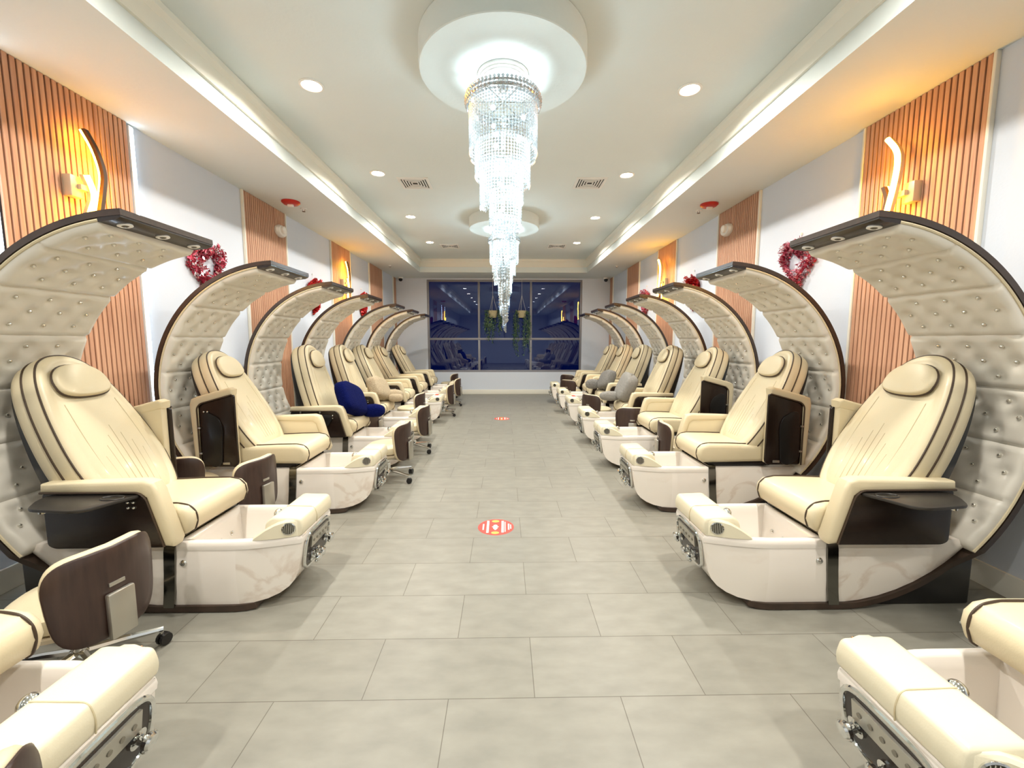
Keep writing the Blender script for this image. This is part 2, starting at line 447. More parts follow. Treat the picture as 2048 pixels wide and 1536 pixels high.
def f_edge(mb):
    for s in (-1, 1):
        pts = []; th = 99.5
        while th <= 224: a = arc(RO-0.035, th); pts.append((a[0], s*0.270, a[1])); th += 3.1124
        mb.tube(pts, 0.0062, 6)
def f_tip(mb):      # dark underside of the canopy tip that carries the spotlights
    rings = []
    for th in (93.2, 95.0, 97.0, 98.5, 99.5):
        a = arc(RO-0.0262, th); b = arc(RO-(0.034 if th < 94 else 0.044), th)
        rings.append([(a[0], -0.274, a[1]), (a[0], 0.274, a[1]), (b[0], 0.274, b[1]), (b[0], -0.274, b[1])])
    mb.loft(rings)
def f_spot(mb):
    mb.lathe([(0.027, 0.002), (0.028, -0.004), (0.022, -0.007), (0.014, -0.005)], 20)
    mb.lathe([(0.0138, -0.0051), (0.008, -0.0085), (0.002, -0.009)], 14, mi=1)
def f_spotlens(mb): mb.lathe([(0.0115, -0.0061), (0.010, -0.009), (0.004, -0.0095)], 16)
def f_hull(mb):
    st = [arc(RO-0.0275, th) for th in (221.5, 224, 227, 231, 236, 242, 248, 254, 260, 266)]
    st = [(x, max(z, 0.031)) for x, z in st]
    st += [(0.0, 0.031), (0.08, 0.031), (0.16, 0.031), (0.24, 0.031), (0.29, 0.032), (0.35, 0.036), (0.41, 0.047), (0.46, 0.066), (0.50, 0.092), (0.525, 0.122), (0.541, 0.160), (0.550, 0.205), (0.558, 0.255), (0.564, 0.300), (0.567, 0.334)]
    rows = 8; side = {}
    for s in (-1, 1):
        g = []
        for x, zb in st:
            zt = 0.335; w = wid(x)
            g.append([mb.v((x, s*(w+0.012*sin(pi*k/rows)*(1 if x < 0.3 else 0.3)), zb+(zt-zb)*k/rows)) for k in range(rows+1)])
        side[s] = g
        for i in range(len(st)-1):
            xm = (st[i][0]+st[i+1][0])/2
            mi = 1 if (0.0 < xm < 0.30) else 0
            for k in range(rows): mb.face([g[i][k], g[i+1][k], g[i+1][k+1], g[i][k+1]], mi)
    n = len(st)
    for i in range(n-1):
        mb.face([side[-1][i][0], side[1][i][0], side[1][i+1][0], side[-1][i+1][0]])
    mb.face([side[-1][0][k] for k in range(rows+1)]+[side[1][0][k] for k in range(rows, -1, -1)])
    # rear deck lid
    for i in range(n-1):
        if side[-1][i+1][rows].co.x <= 0.03:
            mb.face([side[-1][i][rows], side[-1][i+1][rows], side[1][i+1][rows], side[1][i][rows]])
def rim_outline(inset, x0=0.028, x1=0.560):
    pts = []
    xs = [x0+inset+(x1-x0-2*inset)*i/12 for i in range(13)]
    near = [(x, -(wid(x)-inset)) for x in xs]; far = [(x, wid(x)-inset) for x in reversed(xs)]
    return near+far
def f_basin(mb):
    o = [(rim_outline(-0.006), 0.300), (rim_outline(-0.008), 0.318), (rim_outline(-0.005), 0.335), (rim_outline(0.004), 0.342), (rim_outline(0.022), 0.342),
         (rim_outline(0.030), 0.334), (rim_outline(0.036), 0.30), (rim_outline(0.050), 0.16), (rim_outline(0.075), 0.115), (rim_outline(0.12), 0.10)]
    mb.loft([[(p[0], p[1], z) for p in ol] for ol, z in o], True, False, True)
def f_strap(mb):
    w = 0.240
    for s in (-1, 1):
        mb.loft([[(x0-0.028, s*(w-0.012), z), (x0+0.022, s*(w-0.012), z), (x0+0.022, s*wv, z), (x0-0.028, s*wv, z)] for x0, z, wv in ((-0.022, 0.028, w-0.004), (-0.010, 0.10, w), (0, 0.2, w+0.002), (0.004, 0.30, w-0.001), (0.006, 0.347, w-0.010))])
    mb.box((0.0, 0, 0.3455), (0.050, 0.452, 0.012), 0.003)
def f_plinth(mb):
    mb.box((-0.46, 0, 0.12), (0.50, 0.40, 0.238), 0.01)
def f_seatbase(mb):
    mb.box((-0.22, 0, 0.358), (0.46, 0.38, 0.034), 0.006)
SEATP = [(-0.44, 0.376), (0.055, 0.368), (0.088, 0.388), (0.104, 0.43), (0.098, 0.472), (0.070, 0.500), (0.02, 0.510), (-0.12, 0.508), (-0.25, 0.502), (-0.44, 0.50)]
def f_seat(mb): mb.prism(SEATP, -0.222, 0.222, 0.030, 'y', seg=4)
def rpath(p, r=0.03, n=5, closed=False):
    # round the corners of a polyline
    out = []; P = [Vector(q) for q in p]; N = len(P)
    for i in range(N):
        if not closed and i in (0, N-1): out.append(P[i]); continue
        a, b, c = P[i-1], P[i], P[(i+1) % N]
        d1 = (a-b); d2 = (c-b); l = min(r, d1.length*0.45, d2.length*0.45)
        s = b+d1.normalized()*l; e = b+d2.normalized()*l
        for k in range(n+1):
            t_ = k/n; out.append(s*(1-t_)**2+b*2*t_*(1-t_)+e*t_**2)
    return out
def f_seatpipe(s):
    def g(mb):
        prof = [(-0.30, 0.503), (-0.12, 0.510), (0.02, 0.5115), (0.070, 0.5015), (0.0985, 0.473), (0.105, 0.43), (0.0895, 0.386), (0.07, 0.374)]
        mb.tube(rpath([(p[0], s*0.186, p[1]+0.0005) for p in prof], 0.02, 4), 0.0042, 6)
    return g
def back_frame(du=0.0):
    # local: x lateral, y up along the back, z out of the front face
    ang = radians(29)
    yv = Vector((-sin(ang), 0, cos(ang))); zv = Vector((cos(ang), 0, sin(ang))); xv = Vector((0, 1, 0))
    o = Vector((-0.285+du, 0, 0.452))
    return Matrix(((xv.x, yv.x, zv.x, o.x), (xv.y, yv.y, zv.y, o.y), (xv.z, yv.z, zv.z, o.z), (0, 0, 0, 1)))
def back_outline(g=0.0):
    ctl = [(0.150, 0.0), (0.198, 0.06), (0.232, 0.20), (0.236, 0.32), (0.222, 0.46), (0.196, 0.60), (0.160, 0.72), (0.115, 0.80), (0.060, 0.838), (0, 0.848)]
    half = []
    n = len(ctl)
    for i in range(n-1):
        p0 = ctl[max(0, i-1)]; p1 = ctl[i]; p2 = ctl[i+1]; p3 = ctl[min(n-1, i+2)]
        if i == n-2: p3 = (-p1[0], p1[1])
        for k in range(4):
            t_ = k/4.0
            q = [0.5*((2*p1[d])+(-p0[d]+p2[d])*t_+(2*p0[d]-5*p1[d]+4*p2[d]-p3[d])*t_*t_+(-p0[d]+3*p1[d]-3*p2[d]+p3[d])*t_**3) for d in (0, 1)]
            half.append((q[0], q[1]))
    half.append((0, 0.848))
    full = half+[(-x, y) for x, y in reversed(half[:-1])]
    if g:
        cy = 0.40; full = [(x*(1+g/0.236), cy+(y-cy)*(1+g/0.44)) for x, y in full]
    return full
def f_back(mb):
    M = back_frame(); rings = []
    for g, z in ((-0.012, -0.150), (-0.004, -0.146), (0.004, -0.125), (0.006, -0.095), (0.002, -0.078), (0.006, -0.062), (0.004, -0.030), (-0.004, -0.012), (-0.014, -0.002), (-0.026, 0.003), (-0.044, 0.004), (-0.052, 0.001), (-0.060, 0.004)):
        rings.append([M @ Vector((p[0], p[1], z)) for p in back_outline(g)])
    o = back_outline(-0.060); cy = 0.40
    for f in (0.8, 0.55, 0.3, 0.1):
        rings.append([M @ Vector((p[0]*f, cy+(p[1]-cy)*f, 0.004+0.010*(1-f*f))) for p in o])
    mb.loft(rings)
def f_backpipe(g_, z):
    def g(mb):
        M = back_frame(); mb.tube([M @ Vector((p[0], p[1], z)) for p in back_outline(g_)], 0.0046, 6, closed=True)
    return g
def f_backshell(mb):
    M = back_frame()
    def dep(y, f): return -0.1505-f*(0.018+0.085*max(0.0, 1-y/0.80))
    mb.loft([[M @ Vector((p[0], p[1], dep(p[1], f))) for p in back_outline(g)] for g, f in ((-0.06, 1.0), (-0.034, 0.95), (-0.020, 0.7), (-0.018, 0.0))])
def f_stitch(mb):
    M = back_frame()
    def zf(x, y):
        f = min(1, sqrt((x/0.176)**2+((y-0.40)/0.388)**2)); return 0.004+0.010*(1-f*f)
    for k in range(-3, 4):
        y1 = 0.44-0.05*abs(k)
        pts = [(k*0.032*(0.9+0.15*j/6), 0.09+(y1-0.09)*j/6) for j in range(7)]
        mb.tube([M @ Vector((x, y, zf(x, y))) for x, y in pts], 0.0016, 5)
    for s in (-1, 1):
        pts = [(s*(0.125+0.012*sin(pi*j/10)), 0.10+0.48*j/10) for j in range(11)]
        mb.tube([M @ Vector((x, y, zf(x, y))) for x, y in pts], 0.0016, 5)
def head_outline(sc=1.0):
    pts = []
    for k in range(36):
        a = 2*pi*k/36; c, s = cos(a), sin(a)
        x = 0.126*(abs(c)**0.85)*(1 if c > 0 else -1); y = (0.104 if s > 0 else 0.070)*(abs(s)**(0.95 if s > 0 else 0.6))*(1 if s > 0 else -1)
        pts.append((x*sc, 0.672+y*sc))
    return pts
def f_head(mb):
    M = back_frame() @ Matrix.Translation((0, 0, 0.024)); mb.puff(head_outline(), 0.036, M, 0.12, dome=0.010)
def f_headpipe(mb):
    M = back_frame() @ Matrix.Translation((0, 0, 0.018)); mb.tube([M @ Vector((p[0], p[1], 0)) for p in head_outline(1.0)], 0.0055, 6, closed=True)
# armrests: built lowered; near = lower V side
ARM_L = [(-0.485, 0.600), (-0.480, 0.640), (-0.04, 0.654), (0.002, 0.642), (0.018, 0.605), (0.080, 0.380), (0.068, 0.352), (0.030, 0.356), (-0.032, 0.575), (-0.054, 0.592)]
ARM_B = [(-0.480, 0.600), (-0.48, 0.36), (-0.45, 0.345), (0.034, 0.348), (-0.028, 0.590), (-0.054, 0.605)]
def ymap(s, a, b): return (s*a, s*b) if s > 0 else (s*b, s*a)
def f_armpad(s):
    def g(mb):
        a, b = ymap(s, 0.228, 0.298); mb.prism(ARM_L, a, b, 0.016, 'y', seg=3)
        a, b = ymap(s, 0.232, 0.272); mb.prism([(-0.47, 0.61), (-0.47, 0.36), (0.034, 0.36), (-0.022, 0.60)], a, b, 0.008, 'y')
    return g
def f_armpanel(s):
    def g(mb):
        a, b = ymap(s, 0.272, 0.290); mb.prism([tuple(q) for q in [(v.x, v.z) for v in rpath([(p[0], 0, p[1]) for p in ARM_B], 0.02, 3, True)]], a, b, 0.004, 'y', seg=2)
    return g
def f_armpipe(s):
    def g(mb):
        mb.tube(rpath([(-0.48, s*0.297, 0.602), (-0.059, s*0.297, 0.602), (-0.029, s*0.297, 0.575), (0.032, s*0.297, 0.356)], 0.03), 0.005, 6)
    return g
TRAY = [(-0.05, 0.0), (-0.10, 0.085), (-0.135, 0.165), (-0.18, 0.185), (-0.375, 0.160), (-0.435, 0.07), (-0.45, 0.0)]
def f_tray(s):
    def g(mb):
        pts = [(v.x, v.y) for v in rpath([(p[0], s*(0.285+p[1]), 0) for p in TRAY], 0.03, 3, True)]
        mb.prism(pts, 0.578, 0.592, 0.004, 'z', seg=2)
        c = (-0.135, s*0.335); rim = [(c[0]+0.045*cos(a_)*1.0, c[1]+0.026*sin(a_), 0.5935) for a_ in [2*pi*k/24 for k in range(24)]]
        mb.tube(rim, 0.004, 6, closed=True); mb.loft([[(c[0]+(p[0]-c[0])*f, c[1]+(p[1]-c[1])*f, 0.5931) for p in rim] for f in (0.9, 0.5)], True, False, True, 1)
        mb.lathe([(0.014, 0.0), (0.014, -0.022), (0.006, -0.026)], 12, Matrix.Translation((-0.36, s*0.40, 0.578)), 2)
    return g
def f_trayfold(s):
    def g(mb):
        o = [(-0.44, 0.585), (-0.10, 0.565), (-0.09, 0.53), (-0.13, 0.455), (-0.20, 0.43), (-0.46, 0.45), (-0.485, 0.50)]
        pts = [(v.x, v.z) for v in rpath([(p[0], 0, p[1]) for p in o], 0.04, 4, True)]
        a, b = ymap(s, 0.291, 0.303); mb.prism(pts, a, b, 0.004, 'y', seg=2)
        for u in (-0.20, -0.38): a, b = ymap(s, 0.2915, 0.306); mb.box((u, (a+b)/2, 0.59), (0.012, b-a, 0.02), 0.002, 2)
    return g
def f_latch(s):
    def g(mb):
        a, b = ymap(s, 0.291, 0.296); mb.box((-0.455, (a+b)/2, 0.425), (0.018, b-a, 0.05), 0.003)
    return g
def f_btnplate(s):
    def g(mb):
        for du, dz in ((-0.012, 0.012), (0.012, 0.012), (-0.012, -0.012), (0.012, -0.012)):
            mb.sphere((-0.10+du, s*0.2925, 0.545+dz), 0.007, 10, 6)
    return g
def f_cap(mb):      # cream footrest bar over the bow
    P = [(0.570, 0.338), (0.578, 0.380), (0.566, 0.424), (0.43, 0.428), (0.398, 0.400), (0.392, 0.338)]
    P = [(v.x, v.z) for v in rpath([(p[0], 0, p[1]) for p in P], 0.016, 5, True)]
    def ring(v, sx, zs):
        return [(0.47+(p[0]-0.47)*sx, v, 0.338+(p[1]-0.338)*zs) for p in P]
    mb.loft([ring(-0.166, 0.94, 0.88), ring(-0.163, 0.98, 0.95), ring(-0.156, 1, 1), ring(-0.08, 1.0, 1.0), ring(0, 1.0, 1.0), ring(0.08, 1.0, 1.0), ring(0.156, 1, 1), ring(0.163, 0.98, 0.95), ring(0.166, 0.94, 0.88)])
    for s in (-1, 1):
        rings = []
        for x, zt, vi, vo in ((0.562, 0.408, 0.120, 0.158), (0.55, 0.416, 0.12, 0.166), (0.50, 0.418, 0.130, 0.184), (0.46, 0.408, 0.145, 0.197), (0.42, 0.388, 0.165, 0.206), (0.385, 0.364, 0.185, 0.211), (0.365, 0.350, 0.195, 0.212)):
            c = 0.007
            rings.append([(x, s*vi, 0.339), (x, s*vo, 0.339), (x, s*vo, zt-c), (x, s*(vo-c), zt), (x, s*(vi+c), zt), (x, s*vi, zt-c)])
        mb.loft(rings)
def f_capseam(mb):
    mb.tube(rpath([(0.5745, -0.02, 0.345), (0.5785, -0.02, 0.382), (0.566, -0.02, 0.4255), (0.43, -0.02, 0.4285)], 0.02), 0.0020, 5)
def f_grille(s):
    def g(mb):
        d = Vector((0.34, s*0.94, 0.0)).normalized()
        M = Matrix.Translation(Vector((0.515, s*0.1795, 0.380))) @ d.to_track_quat('Z', 'Y').to_matrix().to_4x4()
        mb.lathe([(0.030, -0.006), (0.030, 0.003), (0.026, 0.005)], 24, M, 1, True, False)
        mb.lathe([(0.0258, 0.003), (0.002, 0.0035)], 24, M, 0, True, True)
        for k in range(-3, 4):
            h = sqrt(max(0, 0.025**2-(k*0.0075)**2))
            mb.tube([M @ Vector((k*0.0075, -h, 0.005)), M @ Vector((k*0.0075, h, 0.005))], 0.0014, 4, mi=1)
    return g
FRONT = [(0.088, 0.497), (0.122, 0.525), (0.160, 0.541), (0.205, 0.550), (0.255, 0.558), (0.300, 0.564), (0.334, 0.567), (0.36, 0.569)]
def fx(z):
    for (z0, x0), (z1, x1) in zip(FRONT[:-1], FRONT[1:]):
        if z <= z1: return x0+(x1-x0)*(z-z0)/(z1-z0)
    return FRONT[-1][1]
def bowpt(z, v, off): return (fx(z)+off*0.97, v, z-off*0.2)
def panel_rings(scale, offs):
    o = []
    for k in range(40):
        a = 2*pi*k/40; c, s = cos(a), sin(a)
        vv = 0.134*(abs(c)**0.45)*(1 if c > 0 else -1); zz = 0.094*(abs(s)**0.5)*(1 if s > 0 else -1)
        vv *= 1.0-0.16*(s < 0)*abs(s)
        o.append((0.232+zz*scale, vv*scale))
    return [bowpt(z, v, offs) for z, v in o]
def f_panel(mb): mb.loft([panel_rings(1.0, -0.004), panel_rings(1.0, 0.010), panel_rings(0.6, 0.011), panel_rings(0.2, 0.012)], True, True, True)
def f_panelframe(mb): mb.tube(panel_rings(1.01, 0.009), 0.0085, 8, closed=True)
def f_plate(mb):
    c = [(0.248, -0.092), (0.248, 0.092), (0.304, 0.092), (0.304, -0.092)]
    mb.loft([[bowpt(z, v, o) for z, v in c] for o in (0.011, 0.020)])
    for v in (-0.068, -0.034, 0.0, 0.034, 0.068):
        mb.loft([[bowpt(0.276+0.007*sin(a), v+0.007*cos(a), o) for a in [2*pi*k/10 for k in range(10)]] for o in (0.0202, 0.022)], mi=1)
def f_knob(v, z):
    def g(mb):
        n = Vector((0.98, 0, -0.2)); M = Matrix.Translation(Vector(bowpt(z, v, 0.011))) @ n.to_track_quat('Z', 'Y').to_matrix().to_4x4()
        mb.lathe([(0.024, 0), (0.025, 0.006), (0.013, 0.010), (0.012, 0.022), (0.020, 0.026), (0.022, 0.038), (0.018, 0.044), (0.004, 0.046)], 20, M)
        for k in range(3):
            a = 2*pi*k/3; mb.sphere(M @ Vector((0.020*cos(a), 0.020*sin(a), 0.031)), 0.009, 8, 6)
    return g
def f_faucet(mb):
    mb.tube([(0.405, 0.05, 0.345), (0.380, 0.05, 0.362), (0.355, 0.05, 0.360)], 0.014, 10)
    mb.sphere((0.345, 0.05, 0.356), 0.027, 16, 10, (0.75, 1, 1))
def f_sideknob(mb):
    M = Matrix.Translation((0.058, -0.2305, 0.245)) @ Matrix.Rotation(pi/2, 4, 'X')
    mb.lathe([(0.013, 0), (0.015, 0.004), (0.012, 0.010), (0.004, 0.013)], 16, M)
def f_jet(mb): mb.sphere((0, 0, 0), 0.012, 10, 6, (0.5, 1, 1))

def armrest(side, root, s, raised, tray, du):
    nm = 'near' if s < 0 else 'far'
    pad = ob('armrest', part(side, 'armpad'+nm, f_armpad(s), CREAM, 'armrest'), root)
    ob('side_panel', part(side, 'armpanel'+nm, f_armpanel(s), DARKWOOD, 'side_panel'), pad)
    ob('piping', part(side, 'armpipe'+nm, f_armpipe(s), PIPING, 'piping'), pad)
    ob('tray', part(side, ('tray' if tray else 'trayfold')+nm, f_tray(s) if tray else f_trayfold(s), [TRAYB, BLACK, CHROME] if tray else [BLACK, BLACK, SILVER], 'tray'), pad)
    if raised: ob('nameplate', part(side, 'latch'+nm, f_latch(s), SILVER, 'nameplate'), pad)
    if s < 0 and side == 'L': ob('call_buttons', part(side, 'callbtn'+nm, f_btnplate(s), CHROME, 'call_buttons'), pad)
    if raised:
        # swing the arm up about the rear hinge
        sg = -1 if side == 'R' else 1
        T = Matrix.Translation(Vector((sg*(-0.345), 0, 0.350))) @ Matrix.Rotation(-sg*pi/2, 4, 'Y') @ Matrix.Translation(Vector((sg*0.505, 0, -0.345)))
        pad.matrix_local = T
    return pad

def chair(side, yc, label, near='down', far='down', tray=False, du=0.0, ds=0.0, up=0.0):
    cx = -1.53 if side == 'L' else 1.515
    root = thing('pedicure_chair', (cx, yc, 0), label, 'pedicure chair', 'pedicure chairs in two rows')
    canopy = ob('canopy', part(side, 'band', f_band, RIMWOOD, 'canopy', 50), root)
    liner = ob('tufted_liner', part(side, 'liner', f_liner, LINER, 'tufted_liner', 70), canopy)
    ob('liner_edge', part(side, 'edge', f_edge, CREAM, 'liner_edge'), canopy)
    bme = part(side, 'button', f_button, CRYBTN, 'tuft_button')
    for th, v in buttons():
        a = arc(RO-0.0285-0.031, th); ob('tuft_button', bme, canopy, ((a[0] if side == 'L' else -a[0]), v*0.95, a[1]))
    tip = ob('light_bar', part(side, 'tip', f_tip, DARKWOOD, 'light_bar'), root)
    for v in (-0.20, 0.0, 0.20):
        a = arc(RO-0.0442, 96.4)
        sp = ob('spotlight', part(side, 'spot', f_spot, [WHITEP, mat('spot_lens_grey', (86, 80, 70), 0.2)], 'spotlight'), tip, ((a[0] if side == 'L' else -a[0]), v, a[1]))
        sp.rotation_euler = (0, (radians(-8) if side == 'L' else radians(8)), 0)
    ob('tub_body', part(side, 'hull', f_hull, [MARBLE, TUBW], 'tub_body', 32), root)
    bas = ob('basin', part(side, 'basin', f_basin, TUBW, 'basin', 50), root)
    ob('faucet', part(side, 'faucet', f_faucet, CHROME, 'faucet'), bas)
    for v in (-0.09, 0.0, 0.09): ob('jet', part(side, 'jet', f_jet, CHROME, 'jet'), bas, ((0.073 if side == 'L' else -0.073), v, 0.235))
    ob('strap', part(side, 'strap', f_strap, mat('dark_chrome', (120, 118, 112), 0.12, 1.0), 'strap'), root)
    ob('release_knob', part(side, 'sideknob', f_sideknob, CHROME, 'release_knob'), root)
    ob('plinth', part(side, 'plinth', f_plinth, BLACK, 'plinth'), root)
    ob('seat_support', part(side, 'seatbase', f_seatbase, BLACK, 'seat_support'), root)
    st = ob('seat', part(side, 'seat', f_seat, CREAM, 'seat'), root)
    for s_ in (-1, 1): ob('piping', part(side, 'seatpipe%d' % s_, f_seatpipe(s_), PIPING, 'piping'), st)
    bk = ob('backrest', part(side, 'back', f_back, CREAM, 'backrest', 60), root)
    for q_ in ((0.0045, -0.078), (-0.0025, -0.014)): ob('piping', part(side, 'backpipe%g' % q_[1], f_backpipe(*q_), PIPING, 'piping'), bk)
    ob('back_shell', part(side, 'backshell', f_backshell, BLACK, 'back_shell'), bk)
    ob('stitching', part(side, 'stitch', f_stitch, CREAM_D, 'stitching'), bk)
    hd = ob('headrest', part(side, 'head', f_head, CREAM, 'headrest', 60), root)
    ob('piping', part(side, 'headpipe', f_headpipe, PIPING, 'piping'), hd)
    sg = 1 if side == 'L' else -1
    piv = Vector((sg*(-0.285), 0, 0.452))
    for o in (bk, hd): o.matrix_local = Matrix.Translation(Vector((sg*(du+ds), 0, -0.003*up))+piv) @ Matrix.Rotation(sg*radians(up), 4, 'Y') @ Matrix.Translation(-piv)
    st.location = (sg*ds, 0, 0)
    armrest(side, root, -1, near == 'up', tray, du); armrest(side, root, 1, far == 'up', False, du)
    fr = ob('footrest', part(side, 'cap', f_cap, IVORY, 'footrest', 40), root)
    ob('seam', part(side, 'capseam', f_capseam, CREAM_D, 'seam'), fr)
    for s_ in (-1, 1): ob('speaker_grille', part(side, 'grille%d' % s_, f_grille(s_), [GRILLE, CHROME], 'speaker_grille'), fr)
    pn = ob('control_panel', part(side, 'panel', f_panel, DARKWOOD, 'control_panel', 50), root)
    ob('panel_frame', part(side, 'pframe', f_panelframe, CHROME, 'panel_frame'), pn)
    ob('keypad', part(side, 'plate', f_plate, [SILVER, mat('keypad_grey', (120, 114, 100), 0.5)], 'keypad'), pn)
    for i, (v, th) in enumerate(((0.088, 0.222), (0.0, 0.186), (-0.052, 0.184))):
        ob('tap_knob', part(side, 'knob%d' % i, f_knob(v, th), CHROME, 'tap_knob'), pn)
    return root

YR = [0.93, 2.06, 3.19, 4.20, 5.18, 6.32, 7.38, 8.50]
YL = [0.93, 2.09, 3.21, 4.22, 5.25, 6.50, 7.60, 8.75]
LBL_L = ['cream pedicure chair cut off by left photo edge, only footrest, basin and seat front showing',
 'largest fully visible cream pedicure chair on the left, black side tray swung out',
 'second full pedicure chair on the left, near armrest tipped up showing dark panel',
 'left row pedicure chair holding the navy blue armed pillow',
 'left row pedicure chair holding the beige armed pillow',
 'left row pedicure chair with empty seat, third from the window wall',
 'left row pedicure chair with empty seat, second from the window wall',
 'left row pedicure chair closest to the window wall']
LBL_R = ['cream pedicure chair cut off by right photo edge, only footrest, basin and seat corner showing',
 'largest fully visible cream pedicure chair on the right, black side tray swung out',
 'second full pedicure chair on the right, near armrest tipped up with folded black tray',
 'third full pedicure chair on the right, empty, dark armrest panel tipped up',
 'right row pedicure chair holding the light grey upright pillow',
 'right row pedicure chair holding the grey pillow that lies along its armrest',
 'right row pedicure chair with empty seat, second from the window wall',
 'right row pedicure chair closest to the window wall']
DUL = [0, 0.05, 0.05, 0.13, 0.10, 0.0, -0.03, 0.03]
UPL = [0, 0, 0, 12, 9, 4, 0, 0]; UPR = [0, 0, 0, 3, 6, 6, 4, 3]
DUR = [0, 0.08, 0.06, 0.08, 0.08, 0.06, 0.04, 0.02]
for i in range(8):
    chair('L', YL[i], LBL_L[i], near='up' if i == 2 else 'down', far='up' if i in (0, 1) else 'down', tray=(i == 1), du=DUL[i], up=UPL[i], ds=0.12 if i == 0 else 0.0)
    chair('R', YR[i], LBL_R[i], near='up' if i in (2, 3) else 'down', far='up' if i in (0, 1) else 'down', tray=(i == 1), du=DUR[i], up=UPR[i], ds=0.07 if i == 0 else 0.0)

# ------------------------------------------------------------------ technician stools
def st_shell_pts(t, a, off):   # t along height 0..1, a across -1..1
    half = 0.185*(1-0.06*abs(2*t-1)**3)
    th = a*0.75; r = 0.26
    return (-(r+off)*cos(th)+r-0.19, (r+off)*sin(th)*half/0.185, 0.20+t*0.335)
def f_stoolshell(off0, off1, inset):
    def g(mb):
        # rounded rectangle grid mapped on the curved shell
        ol = []
        for k in range(48):
            a = 2*pi*k/48; c, s = cos(a), sin(a)
            ol.append(((abs(c)**0.42)*(1 if c > 0 else -1), (abs(s)**0.5)*(1 if s > 0 else -1)))
        def ring(f, off): return [st_shell_pts(0.5+0.5*q[1]*f*(1-inset), q[0]*f*(1-inset)*(0.92+0.08*q[1]), off) for q in ol]
        mb.loft([ring(0.08, off0), ring(0.4, off0), ring(0.75, off0), ring(0.96, off0), ring(1.0, off0*0.7+off1*0.3), ring(1.0, off0*0.3+off1*0.7), ring(0.96, off1), ring(0.75, off1), ring(0.4, off1), ring(0.08, off1)])
    return g
def f_stoolseat(mb): mb.lathe([(0.03, 0.262), (0.14, 0.262), (0.170, 0.272), (0.180, 0.295), (0.175, 0.325), (0.150, 0.343), (0.09, 0.350), (0.01, 0.351)], 36)
def f_stoolpan(mb):
    mb.lathe([(0.04, 0.205), (0.11, 0.215), (0.175, 0.245), (0.180, 0.2615), (0.02, 0.2618)], 36)
def f_bracket(mb):
    mb.box((-0.219, 0, 0.285), (0.022, 0.088, 0.17), 0.007)
    mb.tube(rpath([(-0.215, 0, 0.22), (-0.205, 0, 0.195), (-0.10, 0, 0.200), (0, 0, 0.203)], 0.02), 0.013, 8)
def f_tagplate(mb): mb.box((-0.2085, 0, 0.395), (0.006, 0.052, 0.014), 0.002)
def f_column(mb):
    mb.lathe([(0.030, 0.075), (0.030, 0.10), (0.024, 0.105), (0.024, 0.165), (0.016, 0.168), (0.016, 0.206)], 18)
def f_leg(k):
    def g(mb):
        a = 2*pi*k/5+0.3; d = Vector((cos(a), sin(a), 0))
        mb.tube([d*0.025+Vector((0, 0, 0.092)), d*0.12+Vector((0, 0, 0.085)), d*0.24+Vector((0, 0, 0.068))], [0.016, 0.014, 0.010], 8)
        mb.tube([d*0.235+Vector((0, 0, 0.070)), d*0.235+Vector((0, 0, 0.045))], 0.006, 6)
    return g
def f_caster(k):
    def g(mb):
        a = 2*pi*k/5+0.3; d = Vector((cos(a), sin(a), 0)); n = Vector((-sin(a+0.6), cos(a+0.6), 0)); c = d*0.240+Vector((0, 0, 0.0255))
        M = n.to_track_quat('Z', 'Y').to_matrix().to_4x4()
        for o in (-0.011, 0.011):
            mb.lathe([(0.012, -0.007), (0.023, -0.006), (0.025, 0), (0.023, 0.006), (0.012, 0.007)], 14, Matrix.Translation(c+n*o) @ M)
        mb.box(c+Vector((0, 0, 0.017)), (0.03, 0.03, 0.012), 0.003)
    return g
def stool(x, y, facing, label, dz=0.0):
    # facing: direction (deg) that the back shell looks towards
    root = thing('pedicure_stool', (x, y, 0), label, 'stool', 'wheeled technician stools', radians(facing-180))
    sh = ob('back_shell', part('S', 'shell', f_stoolshell(0.006, 0.018, 0.03), SHELLWOOD, 'back_shell', 60), root)
    pd = ob('back_pad', part('S', 'pad', f_stoolshell(-0.030, 0.007, 0.0), CREAM, 'back_pad', 60), root)
    ob('tag', part('S', 'tagp', f_tagplate, SILVER, 'tag'), sh)
    br = ob('bracket', part('S', 'bracket', f_bracket, SILVER, 'bracket'), root)
    ob('seat', part('S', 'sseat', f_stoolseat, CREAM, 'seat'), root)
    ob('seat_pan', part('S', 'span', f_stoolpan, mat('beige_plastic', (206, 192, 166), 0.4), 'seat_pan'), root)
    ob('column', part('S', 'column', f_column, CHROME, 'column'), root)
    for k in range(5):
        lg = ob('leg', part('S', 'leg%d' % k, f_leg(k), CHROME, 'leg'), root)
        ob('caster', part('S', 'caster%d' % k, f_caster(k), BLACK, 'caster'), lg)
    return root
